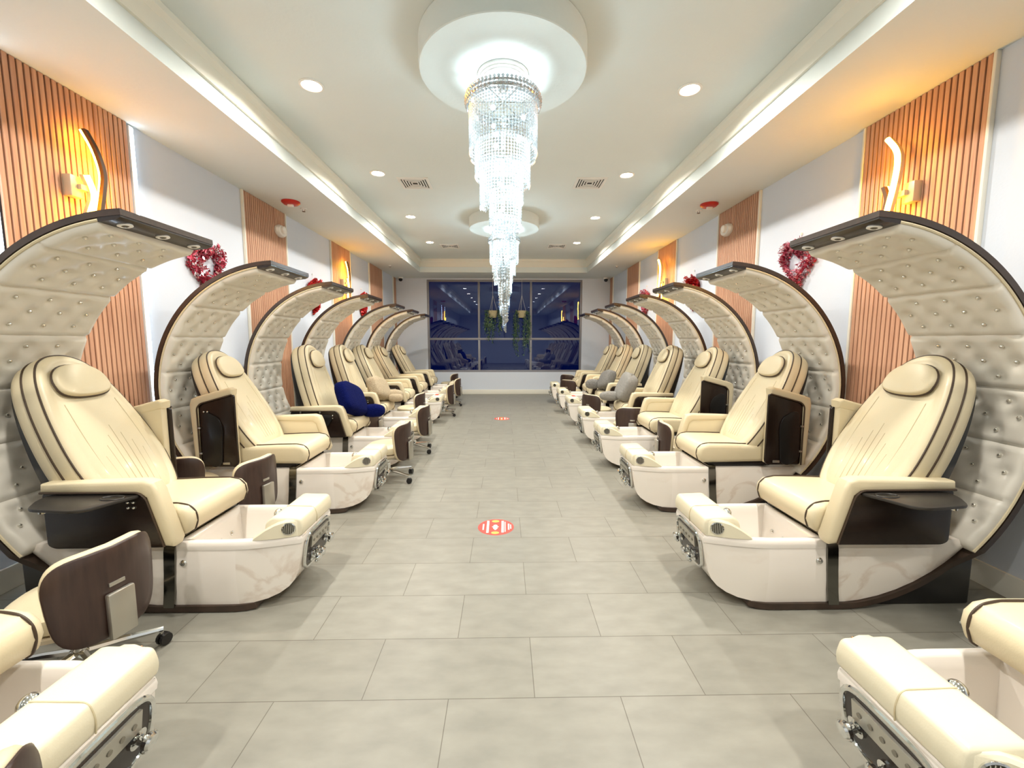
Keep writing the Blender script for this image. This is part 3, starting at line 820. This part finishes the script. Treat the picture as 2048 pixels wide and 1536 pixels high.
STOOLS = [
 (-1.60, 1.50, -12, 'large brown backed stool standing between the two nearest left pedicure chairs'),
 (-1.70, 2.62, -10, 'brown backed stool between the two full left chairs, beside the second basin'),
 (-2.12, 2.76, -78, 'brown backed stool near the left wall, behind the armrest of the near left chair'),
 (-1.06, 3.74, -8, 'front stool of the left aisle pair, star base with casters showing'),
 (-1.06, 4.72, -8, 'rear stool of the left aisle pair, standing just beyond the front one'),
 (-1.62, 4.73, -6, 'stool right behind the chair with the navy pillow, seen narrow and edge on'),
 (-1.33, 5.88, -10, 'stool tucked in past the chair with the beige pillow, cream pad edge showing'),
 (-1.06, 7.05, -6, 'left aisle stool farther back, beside the tub third from the window'),
 (-1.06, 8.17, -8, 'left aisle stool near the window end, casters on the aisle floor'),
 (-1.25, 9.40, -20, 'stool beyond the last left chair, by the window wall'),
 (1.42, 4.69, 262, 'stool with its brown back facing the camera between right chairs, white bracket showing'),
 (1.30, 5.75, 215, 'stool behind the tub of the right chair with the light grey pillow'),
 (1.28, 7.94, 232, 'brown backed stool between the last two right chairs'),
 (1.45, 9.20, 235, 'stool beyond the last right chair, by the window wall'),
 (1.60, 3.70, 174, 'stool seen edge on between second and third full right chairs'),
 (-1.04, 0.575, 2, 'stool at the bottom left photo corner, only the top of its back visible'),
]
for s_ in STOOLS: stool(*s_)

# ------------------------------------------------------------------ armed pillows
def plush(name, rgb):
    return mat(name, rgb, 0.95, spec=0.1, noise=0.22, nscale=40, bump=0.9, bscale=90)
def superell(mb, c, r, e=2.6, n=28, m=18, M=None, wob=0.0, seed=0):
    rnd = random.Random(seed); ph = [rnd.uniform(0, 6) for _ in range(6)]
    rings = []
    def sp(v, p): return (abs(v)**p)*(1 if v >= 0 else -1)
    for i in range(m+1):
        a = -pi/2+pi*i/m; ring = []
        for k in range(n):
            b = 2*pi*k/n
            p = Vector((r[0]*sp(cos(a), 2/e)*sp(cos(b), 2/e), r[1]*sp(cos(a), 2/e)*sp(sin(b), 2/e), r[2]*sp(sin(a), 2/e)))
            p *= 1+wob*(sin(3*b+ph[0])*cos(2*a+ph[1])+0.6*sin(5*b+ph[2]+2*a))
            q = (M @ p) if M else p
            ring.append(Vector(c)+q)
        rings.append(ring)
    mb.loft(rings)
def pillow(side, yc, rgb, name, label, body, arms, du=0.0, roll=0.0):
    body = (body[0]+du,)+tuple(body[1:])
    cx = -1.53 if side == 'L' else 1.515; sg = 1 if side == 'L' else -1
    root = thing('armed_pillow', (cx+sg*body[0], yc+body[1], body[2]), label, 'pillow', 'plush armed pillows on chairs')
    mt = plush(name, rgb)
    mb = MB(side == 'R'); M = Matrix.Rotation(radians(-24), 4, 'Y') @ Matrix.Rotation(radians(roll), 4, 'X')
    superell(mb, (0, 0, 0), body[3], 4.0, M=M, wob=0.022, seed=3); ob('cushion_body', mb.build('cushion_body', mt, 80), root)
    for k, a in enumerate(arms):
        mb = MB(side == 'R'); superell(mb, (a[0], a[1], a[2]), a[3], 2.5, wob=0.025, seed=5+k); ob('cushion_arm', mb.build('cushion_arm', mt, 80), root)
pillow('L', YL[3], (5, 14, 70), 'navy_plush', 'navy blue plush pillow with a rolled arm on a left row chair', (-0.10, -0.03, 0.68, (0.075, 0.215, 0.165)), [(0.16, 0.17, -0.145, (0.12, 0.075, 0.068))], 0.10, -20)
pillow('L', YL[4], (176, 160, 134), 'beige_plush', 'beige plush pillow with a rolled arm on a left row chair', (-0.13, -0.03, 0.665, (0.085, 0.215, 0.145)), [(0.13, 0.16, -0.10, (0.13, 0.08, 0.075)), (0.20, 0.02, -0.115, (0.09, 0.06, 0.05))], 0.10, -15)
pillow('R', YR[4], (140, 137, 131), 'light_grey_plush', 'light grey plush pillow sitting upright, with its arm lying forward on the seat', (-0.10, 0.0, 0.69, (0.085, 0.19, 0.170)), [(0.17, 0.08, -0.125, (0.14, 0.075, 0.06))], 0.10, 10)
pillow('R', YR[5], (124, 121, 116), 'grey_plush', 'grey plush pillow leaning low, farther of the two on the right row', (-0.11, 0.0, 0.665, (0.085, 0.21, 0.150)), [(0.18, 0.13, -0.07, (0.11, 0.07, 0.075))], 0.08, -12)

# small red cards on two footrests
for sd, yy, lb in (('L', YL[5], 'small red card lying on a left row footrest'), ('R', YR[5], 'small red card lying on a right row footrest')):
    mb = MB(); mb.box((0, 0, 0.0015), (0.05, 0.12, 0.002), 0.0008)
    o = ob('red_card', mb.build('red_card', mat('red_card', (196, 48, 44), 0.6)), None, ((-1.53+0.48) if sd == 'L' else (1.53-0.48), yy, 0.4265)); tag(o, lb, 'card', 'red cards on footrests')

# ------------------------------------------------------------------ ceiling drums and chandeliers
DRUM = [(-0.005, 2.66), (-0.002, 6.12)]
CRY = crystal_mat()
BULB = emis('cool_bulb', (235, 246, 255), 25.0)
def drum(x, y, label):
    t_ = thing('ceiling_drum', (x, y, 2.82), label, 'ceiling drum', 'round ceiling drums')
    mb = MB(); mb.lathe([(0.485, 0.0), (0.49, 0.004), (0.49, 0.148)], 72); ob('drum', mb.build('drum', CEILP), t_)
    mb = MB(); mb.lathe([(0.152, -0.001), (0.152, -0.012), (0.140, -0.014), (0.138, -0.022), (0.126, -0.024), (0.124, -0.030), (0.02, -0.031)], 48, None, 0, False, True)
    ob('medallion', mb.build('medallion', WHITEP, 25), t_)
def chandelier(x, y, label, cool):
    t_ = thing('chandelier', (x, y, 2.788), label, 'chandelier', 'spiral crystal chandeliers')
    Z0 = 2.788
    mb = MB(); mb.sphere((0, 0, -0.034), 0.034, 20, 12); mb.tube([(0, 0, -0.06), (0, 0, -1.30)], 0.006, 8); ob('canopy_ball', mb.build('canopy_ball', CHROME), t_)
    # crown with upright crystal strands
    mb = MB(); R = 0.205
    for zz, rr in ((-0.105, R+0.012), (-0.135, R+0.012)):
        mb.tube([(rr*cos(a), rr*sin(a), zz) for a in [2*pi*k/48 for k in range(48)]], 0.006, 6, closed=True)
    for k in range(6):
        a = 2*pi*k/6; mb.tube([(0, 0, -0.115), (R*cos(a), R*sin(a), -0.115)], 0.004, 6)
    ob('crown_frame', mb.build('crown_frame', CHROME), t_)
    mb = MB()
    for k in range(56):
        a = 2*pi*k/56
        for j in range(4):
            rr = R+0.020-0.006*abs(j-1.5)
            bead(mb, (rr*cos(a), rr*sin(a), -0.090-0.020*j), 0.011, 0.011)
    ob('crown_crystals', mb.build('crown_crystals', CRY, 10), t_)
    tiers = [(0.200, -0.125, -0.395), (0.163, -0.36, -0.545), (0.127, -0.50, -0.690), (0.094, -0.64, -0.830), (0.070, -0.78, -0.975), (0.048, -0.93, -1.12), (0.030, -1.07, -1.26), (0.014, -1.20, -1.36)]
    for i, (r, zt, zb) in enumerate(tiers):
        mb = MB(); n = max(6, int(2*pi*r/0.0185)); ox = 0.014*cos(i*1.9) if i else 0; oy = 0.014*sin(i*1.9) if i else 0
        for k in range(n):
            a = 2*pi*k/n; low = zb-0.045*(0.5+0.5*sin(a+i*1.9)); z = zt
            m = int((zt-low)/0.0175)
            for j in range(m):
                bead(mb, (ox+r*cos(a), oy+r*sin(a), zt-0.0175*j), 0.0078, 0.0088)
            bead(mb, (ox+r*cos(a), oy+r*sin(a), zt-0.0175*m-0.006), 0.008, 0.016)
        rr = r+0.001
        ob('crystal_tier', mb.build('crystal_tier', CRY, 10), t_)
        if i < 6:
            mb = MB(); mb.tube([(ox+rr*cos(a), oy+rr*sin(a), zt+0.012) for a in [2*pi*k/32 for k in range(32)]], 0.0045, 6, closed=True); ob('tier_ring', mb.build('tier_ring', CHROME), t_)
    for k, (rr, zz) in enumerate(((0.12, -0.20), (0.12, -0.20), (0.12, -0.20), (0.09, -0.33), (0.09, -0.33), (0.09, -0.33), (0.07, -0.46), (0.07, -0.46), (0.05, -0.60), (0.05, -0.60), (0.03, -0.74), (0.02, -0.90))):
        a = k*2.1; mb = MB(); mb.sphere((rr*cos(a), rr*sin(a), zz), 0.014, 10, 8); ob('bulb', mb.build('bulb', BULB), t_)
    for zz, e in ((-0.36, 8.5), (-0.54, 9.5), (-0.72, 6), (-0.98, 3)):
        light('chandelier_light', 'POINT', (0, 0, zz), e*cool, (0.72, 0.91, 1.0), t_, shadow_soft_size=0.06)
def bead(mb, c, r, h):
    x, y, z = c
    v = [mb.v((x+r, y, z)), mb.v((x, y+r, z)), mb.v((x-r, y, z)), mb.v((x, y-r, z)), mb.v((x, y, z+h)), mb.v((x, y, z-h))]
    for i in range(4):
        mb.face([v[i], v[(i+1) % 4], v[4]]); mb.face([v[(i+1) % 4], v[i], v[5]])
drum(*DRUM[0], 'large round white ceiling drum nearest the camera with a chandelier below')
drum(*DRUM[1], 'round white ceiling drum farther away, partly behind the near chandelier')
chandelier(*DRUM[0], 'long spiral crystal chandelier hanging under the nearer ceiling drum', 1.0)
chandelier(*DRUM[1], 'spiral crystal chandelier under the farther drum, in front of the window', 1.7)

# ------------------------------------------------------------------ downlights, vents, alarms
LENS = emis('warm_lens', (255, 238, 205), 30.0)
def downlight(x, y, label, e=26.0):
    t_ = thing('recessed_light', (x, y, ZC), label, 'ceiling light', 'recessed round ceiling lights')
    mb = MB(); mb.lathe([(0.080, 0.0), (0.080, -0.005), (0.066, -0.008), (0.058, -0.003)], 32, None, 0, False, False); ob('trim_ring', mb.build('trim_ring', WHITEP), t_)
    mb = MB(); mb.lathe([(0.0575, -0.0035), (0.045, -0.009), (0.02, -0.0115), (0.004, -0.012)], 28); ob('lens', mb.build('lens', LENS), t_)
    light('downlight', 'AREA', (0, 0, -0.016), e, (1.0, 0.965, 0.90), t_, shape='DISK', size=0.11, spread=radians(160))
for i, y in enumerate((3.04, 4.53, 6.04, 7.55)):
    pos = ('nearest the camera', 'second from the camera', 'third from the camera', 'closest to the window')[i]
    downlight(-1.295, y, 'round recessed ceiling light on the left side, '+pos)
    downlight(1.27, y, 'round recessed ceiling light on the right side, '+pos)
for i, y in enumerate((1.5, 0.0, -1.6)):  # unseen lamps added as fill, over and behind the camera
    downlight(-1.295, y, 'added left recessed fill light %s the camera, outside the photo' % ('just above', 'over', 'behind')[i])
    downlight(1.27, y, 'added right recessed fill light %s the camera, outside the photo' % ('just above', 'over', 'behind')[i])
def vent(x, y, label, s=0.33):
    t_ = thing('ceiling_vent', (x, y, ZC), label, 'air vent', 'square ceiling air vents')
    def sq(a, z): return [(-a, -a, z), (a, -a, z), (a, a, z), (-a, a, z)]
    mb = MB(); h = s/2; mb.loft([sq(h, 0), sq(h, -0.006), sq(h-0.03, -0.010), sq(h-0.032, -0.002)], True, False, False); ob('frame', mb.build('frame', WHITEP), t_)
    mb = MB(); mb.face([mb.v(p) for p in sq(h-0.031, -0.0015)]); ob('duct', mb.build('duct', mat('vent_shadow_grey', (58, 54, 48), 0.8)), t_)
    mb = MB()
    for k in range(4):
        a = h-0.044-k*0.027; mb.loft([sq(a, -0.0025), sq(a, -0.0065), sq(a-0.013, -0.0065), sq(a-0.013, -0.0025)], True, False, False)
    ob('louvers', mb.build('louvers', WHITEP), t_)
vent(-0.97, 4.80, 'square white ceiling vent left of the near chandelier')
vent(0.93, 4.76, 'square white ceiling vent right of the near chandelier')
vent(-0.985, 7.86, 'small looking ceiling vent near the window, on the left')
vent(0.95, 7.82, 'small looking ceiling vent near the window, on the right')
REDP = mat('red_alarm_plastic', (190, 40, 28), 0.35)
for x, lb in ((-2.22, 'red fire alarm strobe under the left soffit'), (2.17, 'red fire alarm strobe under the right soffit')):
    t_ = thing('fire_alarm', (x, 4.58, ZS), lb, 'fire alarm', 'red ceiling fire alarms')
    mb = MB(); mb.lathe([(0.088, 0.003), (0.090, -0.012), (0.070, -0.030), (0.02, -0.034)], 28); ob('body', mb.build('body', REDP), t_)
    mb = MB(); mb.box((0, -0.01, -0.045), (0.06, 0.03, 0.026), 0.006); ob('strobe_lens', mb.build('strobe_lens', WHITEP), t_)
for x, y, lb in ((-2.2, 4.82, 'sprinkler head beside the left red alarm'), (2.16, 4.80, 'sprinkler head beside the right red alarm'), (-2.19, 8.28, 'sprinkler head at the far end of the left soffit'), (2.17, 8.26, 'sprinkler head at the far end of the right soffit')):
    t_ = thing('sprinkler_head', (x, y, ZS), lb, 'sprinkler', 'soffit sprinkler heads')
    mb = MB(); mb.lathe([(0.036, 0.003), (0.034, -0.005), (0.012, -0.007), (0.010, -0.028)], 18); ob('flange', mb.build('flange', WHITEP), t_)
    mb = MB(); mb.lathe([(0.016, -0.0285), (0.017, -0.032), (0.004, -0.033)], 14); mb.box((0, 0, -0.018), (0.026, 0.005, 0.020), 0.001); ob('deflector', mb.build('deflector', mat('dark_brass', (96, 70, 52), 0.4, 0.8)), t_)
for s, x, lb in ((1, XL, 'white oval alarm light on the left slat panel'), (-1, XR, 'white oval alarm light on the right slat panel')):
    t_ = thing('wall_alarm_light', (x+s*0.0195, 4.86 if s > 0 else 4.72, 2.47), lb, 'alarm light', 'white wall alarm lights')
    R = Matrix.Rotation(s*pi/2, 4, 'Y')
    mb = MB(); mb.lathe([(0.078, 0), (0.080, 0.02), (0.066, 0.045), (0.02, 0.05)], 28, R @ Matrix.Diagonal((0.85, 1.25, 1, 1))); ob('body', mb.build('body', WHITEP), t_)
    mb = MB(); mb.lathe([(0.042, 0.0), (0.040, 0.03), (0.024, 0.042), (0.004, 0.046)], 22, Matrix.Translation((s*0.043, -0.018, 0.006)) @ R); ob('lens_dome', mb.build('lens_dome', mat('frosted_lens', (245, 243, 236), 0.2)), t_)
for x, s, lb in ((-2.36, 1, 'black dome camera in the far left ceiling corner'), (2.33, -1, 'black dome camera in the far right ceiling corner')):
    t_ = thing('security_camera', (x, 9.80, ZS), lb, 'security camera', 'corner security cameras')
    mb = MB(); mb.lathe([(0.055, 0), (0.055, -0.02), (0.048, -0.03)], 24); ob('mount', mb.build('mount', WHITEP), t_)
    mb = MB(); mb.sphere((0, -0.012, -0.05), 0.044, 18, 12); ob('camera_ball', mb.build('camera_ball', BLACK), t_)
    mb = MB(); mb.lathe([(0.018, 0), (0.018, 0.014), (0.004, 0.015)], 14, Matrix.Translation((0.0, -0.045, -0.062)) @ Matrix.Rotation(pi/2+0.4, 4, 'X')); ob('lens', mb.build('lens', mat('camera_glass', (30, 30, 40), 0.05)), t_)

# ------------------------------------------------------------------ wavy wall lamps
WARM = emis('amber_led_tube', (255, 182, 54), 66.0)
LAMPW = mat('lamp_body_sand', (196, 178, 148), 0.4, 0.2)
LAMPD = mat('lamp_body_dark', (84, 64, 46), 0.4, 0.4)
def spline(P, n=6):
    out = []
    for i in range(len(P)-1):
        p0 = P[max(0, i-1)]; p1 = P[i]; p2 = P[i+1]; p3 = P[min(len(P)-1, i+2)]
        for k in range(n):
            t_ = k/n
            out.append(tuple(0.5*((2*p1[d])+(-p0[d]+p2[d])*t_+(2*p0[d]-5*p1[d]+4*p2[d]-p3[d])*t_*t_+(-p0[d]+3*p1[d]-3*p2[d]+p3[d])*t_**3) for d in (0, 1)))
    out.append(P[-1]); return out
def sconce(side, y, z, label, lit_long):
    x = XL if side == 'L' else XR; s = 1 if side == 'L' else -1
    t_ = thing('wavy_wall_lamp', (x+s*0.0195, y, z), label, 'wall lamp', 'wavy wall lamps')
    mb = MB(); mb.box((s*0.025, 0.0, 0.0), (0.05, 0.075, 0.12), 0.006); mb.box((s*0.056, 0.03, 0.0), (0.03, 0.06, 0.03)); ob('wall_box', mb.build('wall_box', LAMPW), t_)
    if side == 'L':
        longp = [(0.04, 0.33), (0.10, 0.24), (0.135, 0.12), (0.12, 0.01), (0.09, -0.12), (0.07, -0.22)]
        shrtp = [(0.02, 0.07), (0.05, 0.00), (0.052, -0.06), (0.015, -0.17), (0.03, -0.29), (0.07, -0.39)]
    else:
        longp = [(0.11, 0.35), (0.045, 0.26), (0.028, 0.18), (0.04, 0.06), (0.07, -0.08), (0.10, -0.20)]
        shrtp = [(0.145, 0.08), (0.115, 0.0), (0.12, -0.08), (0.095, -0.19), (0.10, -0.29), (0.14, -0.39)]
    for nm, pts, dx, lit in (('long_arm', spline(longp), 0.085, lit_long), ('short_arm', spline(shrtp), 0.07, not lit_long)):
        mb = MB()
        # body ribbon with a lit tube on its room side or wall side
        rings = [[(s*(dx-0.013), p[0]-0.012, p[1]), (s*(dx-0.013), p[0]+0.012, p[1]), (s*(dx+0.009), p[0]+0.012, p[1]), (s*(dx+0.009), p[0]-0.012, p[1])] for p in pts]
        mb.loft(rings); arm = ob(nm, mb.build(nm, LAMPD if not lit else LAMPW), t_)
        mb = MB()
        face = 0.018 if lit else -0.022
        mb.tube([(s*(dx+face), p[0], p[1]) for p in pts], 0.0145 if lit else 0.010, 8); ob('glow_tube', mb.build('glow_tube', WARM), arm)
sconce('L', 2.56, 2.14, 'wavy amber wall lamp on the near left slat panel', False)
sconce('R', 2.57, 2.14, 'wavy amber wall lamp on the near right slat panel, long arm glowing', True)
sconce('L', 6.62, 2.14, 'wavy amber wall lamp on the farther left slat panel', False)
sconce('R', 6.43, 2.14, 'wavy amber wall lamp on the farther right slat panel', True)

# ------------------------------------------------------------------ tinsel hearts
def heart(side, y, z, h, w, cols, label, seed, tilt=0.0):
    rnd = random.Random(seed); x = XL if side == 'L' else XR; s = 1 if side == 'L' else -1
    t_ = thing('heart_wreath', (x, y, z), label, 'heart wreath', 'tinsel heart wreaths on the walls')
    pts = []
    for k in range(80):
        a = 2*pi*k/80
        hx = 16*sin(a)**3/16.0; hz = (13*cos(a)-5*cos(2*a)-2*cos(3*a)-cos(4*a))/15.0
        pts.append((hx*w*0.36, (hz+0.15)*h*0.36))
    mb = MB(); mb.tube([(s*0.038, p[0], p[1]) for p in pts], 0.014, 6, closed=True); ob('wire_frame', mb.build('wire_frame', cols[0]), t_)
    mb = MB()
    for k in range(2400):
        p = pts[rnd.randrange(80)]; q = pts[(pts.index(p)+1) % 80]; f = rnd.random()
        a = rnd.uniform(0, 2*pi); r = rnd.uniform(0.010, 0.058); ln = rnd.uniform(0.012, 0.024); wd = rnd.uniform(0.004, 0.009)
        c = Vector((s*(0.040+0.8*r*cos(a)), p[0]+(q[0]-p[0])*f+r*sin(a)*0.8+rnd.uniform(-.008, .008), p[1]+(q[1]-p[1])*f+r*sin(a+1.1)*0.8))
        if c.x*s < 0.008: c.x = s*0.008
        d = Vector((rnd.gauss(0, 1), rnd.gauss(0, 1), rnd.gauss(0, 1))).normalized(); e = d.orthogonal().normalized()
        if abs(c.x+d.x*ln) < 0.004 or (c.x+d.x*ln)*s < 0.004 or (c.x-d.x*ln)*s < 0.004: d = Vector((0, d.y, d.z)).normalized() if (abs(d.y)+abs(d.z)) > 0.01 else Vector((0, 1, 0)); e = Vector((0, -d.z, d.y))
        n = d.cross(e)*0.0012
        v = [mb.v(c-d*ln), mb.v(c+e*wd+n), mb.v(c+d*ln), mb.v(c-e*wd-n)]
        mb.face(v, rnd.choice((0, 0, 1, 1, 2)))
    ob('tinsel', mb.build('tinsel', cols, 5, recalc=False), t_)
    mb = MB(); mb.tube([(s*0.018, 0, h*0.36), (s*0.012, 0, h*0.52)], 0.002, 5); mb.box((s*0.008, 0, h*0.53), (0.014, 0.012, 0.02), 0.002); ob('hook', mb.build('hook', WHITEP), t_)
PK = [mat('pink_tinsel', (196, 70, 96), 0.25, 0.6), mat('rose_tinsel', (232, 140, 158), 0.2, 0.6), mat('silver_tinsel', (248, 232, 232), 0.12, 0.8)]
WN = [mat('wine_tinsel', (160, 40, 62), 0.25, 0.6), mat('pinkred_tinsel', (210, 98, 116), 0.22, 0.6), mat('silver_tinsel', (248, 232, 232), 0.12, 0.8)]
RD = [mat('red_tinsel', (196, 18, 22), 0.25, 0.5), mat('deep_red_tinsel', (140, 8, 14), 0.3, 0.5), mat('bright_red_tinsel', (236, 60, 54), 0.2, 0.6)]
heart('L', 3.64, 1.87, 0.46, 0.46, WN, 'wine and silver tinsel heart on the left wall above the second arch', 1)
heart('R', 3.56, 1.90, 0.46, 0.46, PK, 'pink tinsel heart on the right wall at the tip of the near arch', 2)
heart('L', 5.66, 1.84, 0.54, 0.44, RD, 'red tinsel heart on the left wall, nearer of two, cut by an arch', 3)
heart('R', 5.54, 1.88, 0.54, 0.44, RD, 'red tinsel heart on the right wall behind the third arch', 4)
heart('L', 7.55, 1.88, 0.54, 0.44, RD, 'small looking red tinsel heart on the left wall, farther of two', 5)
heart('R', 7.38, 1.92, 0.54, 0.44, PK, 'small looking pink tinsel heart on the right wall, farthest heart', 6)

# ------------------------------------------------------------------ floor stickers
RS = mat('red_floor_sticker', (226, 70, 56), 0.4); WS = mat('white_sticker_print', (250, 240, 228), 0.5); YS = mat('yellow_sticker_print', (236, 206, 84), 0.5)
def sticker(x, y, label):
    t_ = thing('floor_sticker', (x, y, 0.0), label, 'floor sticker', 'round red floor stickers')
    mb = MB(); mb.lathe([(0.122, 0.0006), (0.121, 0.0016), (0.01, 0.0017)], 48); ob('disc', mb.build('disc', RS), t_)
    mb = MB()
    rnd = random.Random(3)
    for xx, half, sz in ((-0.085, 0.045, 0.010), (-0.055, 0.088, 0.016), (0.045, 0.085, 0.016), (0.062, 0.075, 0.007), (0.086, 0.045, 0.010), (0.100, 0.03, 0.007)):
        yy = -half
        while yy < half:
            l = rnd.uniform(0.006, 0.012); mb.box((xx, yy+l/2, 0.0022), (sz, l, 0.0008)); yy += l+0.003
    for yy, a, b in ((0.02, 0.014, 0.012), (0.0, 0.024, 0.010), (-0.022, 0.016, 0.012), (-0.04, 0.008, 0.006)): mb.lathe([(1, 0), (0.9, 0.3)], 14, Matrix.Translation((-0.004, yy, 0.0019)) @ Matrix.Diagonal((a, b, 0.001, 1)))
    ob('white_print', mb.build('white_print', WS), t_)
    mb = MB()
    for yy in (0.088, -0.088): mb.lathe([(1, 0), (0.9, 0.3)], 20, Matrix.Translation((-0.004, yy, 0.0019)) @ Matrix.Diagonal((0.026, 0.017, 0.001, 1)))
    ob('yellow_print', mb.build('yellow_print', YS), t_)
sticker(-0.060, 2.74, 'round red floor sticker nearest the camera, in the middle of the aisle')
sticker(-0.045, 6.74, 'round red floor sticker far down the aisle, toward the window')

# ------------------------------------------------------------------ hanging plants outside the panes
LEAF = mat('leaf_green', (70, 98, 64), 0.5, noise=0.3, nscale=20); VARG = mat('leaf_variegated', (120, 140, 104), 0.5)
POT = mat('straw_pot', (176, 164, 128), 0.8, noise=0.2, nscale=30, bump=0.5)
CORD = mat('cord_white', (200, 200, 196), 0.7)
def hanging_plant(x, label, drop, seed):
    rnd = random.Random(seed); zp = 1.92; y = YB-0.16
    t_ = thing('hanging_plant', (x, y, zp), label, 'hanging plant', 'hanging plants in the window')
    mb = MB(); mb.lathe([(0.075, -0.13), (0.09, -0.09), (0.105, 0.02), (0.100, 0.03), (0.09, 0.02)], 24); ob('pot', mb.build('pot', POT), t_)
    mb = MB(); top = ZS-zp
    mb.tube([(0, 0, 0.38), (0, 0, top)], 0.004, 6)
    for k in range(3):
        a = 2*pi*k/3+0.3; mb.tube([(0, 0, 0.38), (0.10*cos(a), 0.10*sin(a), 0.02)], 0.0035, 5)
    ob('cord', mb.build('cord', CORD), t_)
    mb = MB(); mb2 = MB()
    for k in range(26):
        a = rnd.uniform(0, 2*pi); L = drop*rnd.uniform(0.35, 1.0); r0 = 0.08
        pts = []
        for j in range(10):
            f = j/9; rr = r0+0.06*sin(min(1, f*3)*pi/2)+0.02*sin(f*9+k); pts.append(Vector((rr*cos(a)*(1.25), rr*sin(a)*0.6, 0.03+0.05*sin(min(1, f*4)*pi)-L*f)))
        mb.tube(pts, 0.003, 4)
        for j in range(1, 10):
            for q in range(3):
                c = pts[j]+Vector((rnd.uniform(-.03, .03), rnd.uniform(-.02, .02), rnd.uniform(-.02, .02)))
                d = Vector((rnd.gauss(0, .6), rnd.gauss(0, .6), -0.8+rnd.gauss(0, .4))).normalized(); e = d.orthogonal().normalized(); s = rnd.uniform(0.018, 0.03)
                mb2.face([mb2.v(c-d*s*0.2), mb2.v(c+d*s*0.5+e*s*0.45), mb2.v(c+d*s*1.3), mb2.v(c+d*s*0.5-e*s*0.45)], rnd.choice((0, 0, 1)))
    ob('stems', mb.build('stems', LEAF), t_); ob('leaves', mb2.build('leaves', [LEAF, VARG], 5, recalc=False), t_)
hanging_plant(-0.265, 'trailing plant in a straw pot hanging before the window, left one', 0.72, 11)
hanging_plant(0.40, 'trailing plant in a straw pot hanging before the window, right and longer one', 1.05, 12)

# ------------------------------------------------------------------ power cords
def cord(name, pts, label):
    mb = MB(); mb.tube(rpath(pts, 0.08, 6), 0.006, 8); o = ob(name, mb.build(name, WHITEP)); tag(o, label, 'cord', 'white power cords by the walls')
cord('power_cord', [(XL+0.012, 1.70, 0.50), (XL+0.014, 1.72, 0.30), (XL+0.03, 1.75, 0.17), (XL+0.10, 1.76, 0.06), (XL+0.25, 1.72, 0.008), (XL+0.42, 1.78, 0.008)], 'thin white power cord on the left wall beside the near chair')
cord('power_cord', [(XR-0.012, 1.70, 0.40), (XR-0.03, 1.72, 0.22), (XR-0.05, 1.70, 0.12), (XR-0.10, 1.60, 0.008), (XR-0.20, 1.62, 0.008), (XR-0.45, 1.72, 0.008)], 'thin white power cord on the floor behind the near right chair')

# ------------------------------------------------------------------ world and view
w = bpy.data.worlds.new('night'); SC.world = w; w.use_nodes = True
bg = w.node_tree.nodes['Background']; bg.inputs[0].default_value = lin((10, 36, 112)); bg.inputs[1].default_value = 0.22
SC.view_settings.view_transform = 'Standard'; SC.view_settings.look = 'None'
SC.view_settings.exposure = 0.13; SC.view_settings.gamma = 1.0; SC.view_settings.use_curve_mapping = False
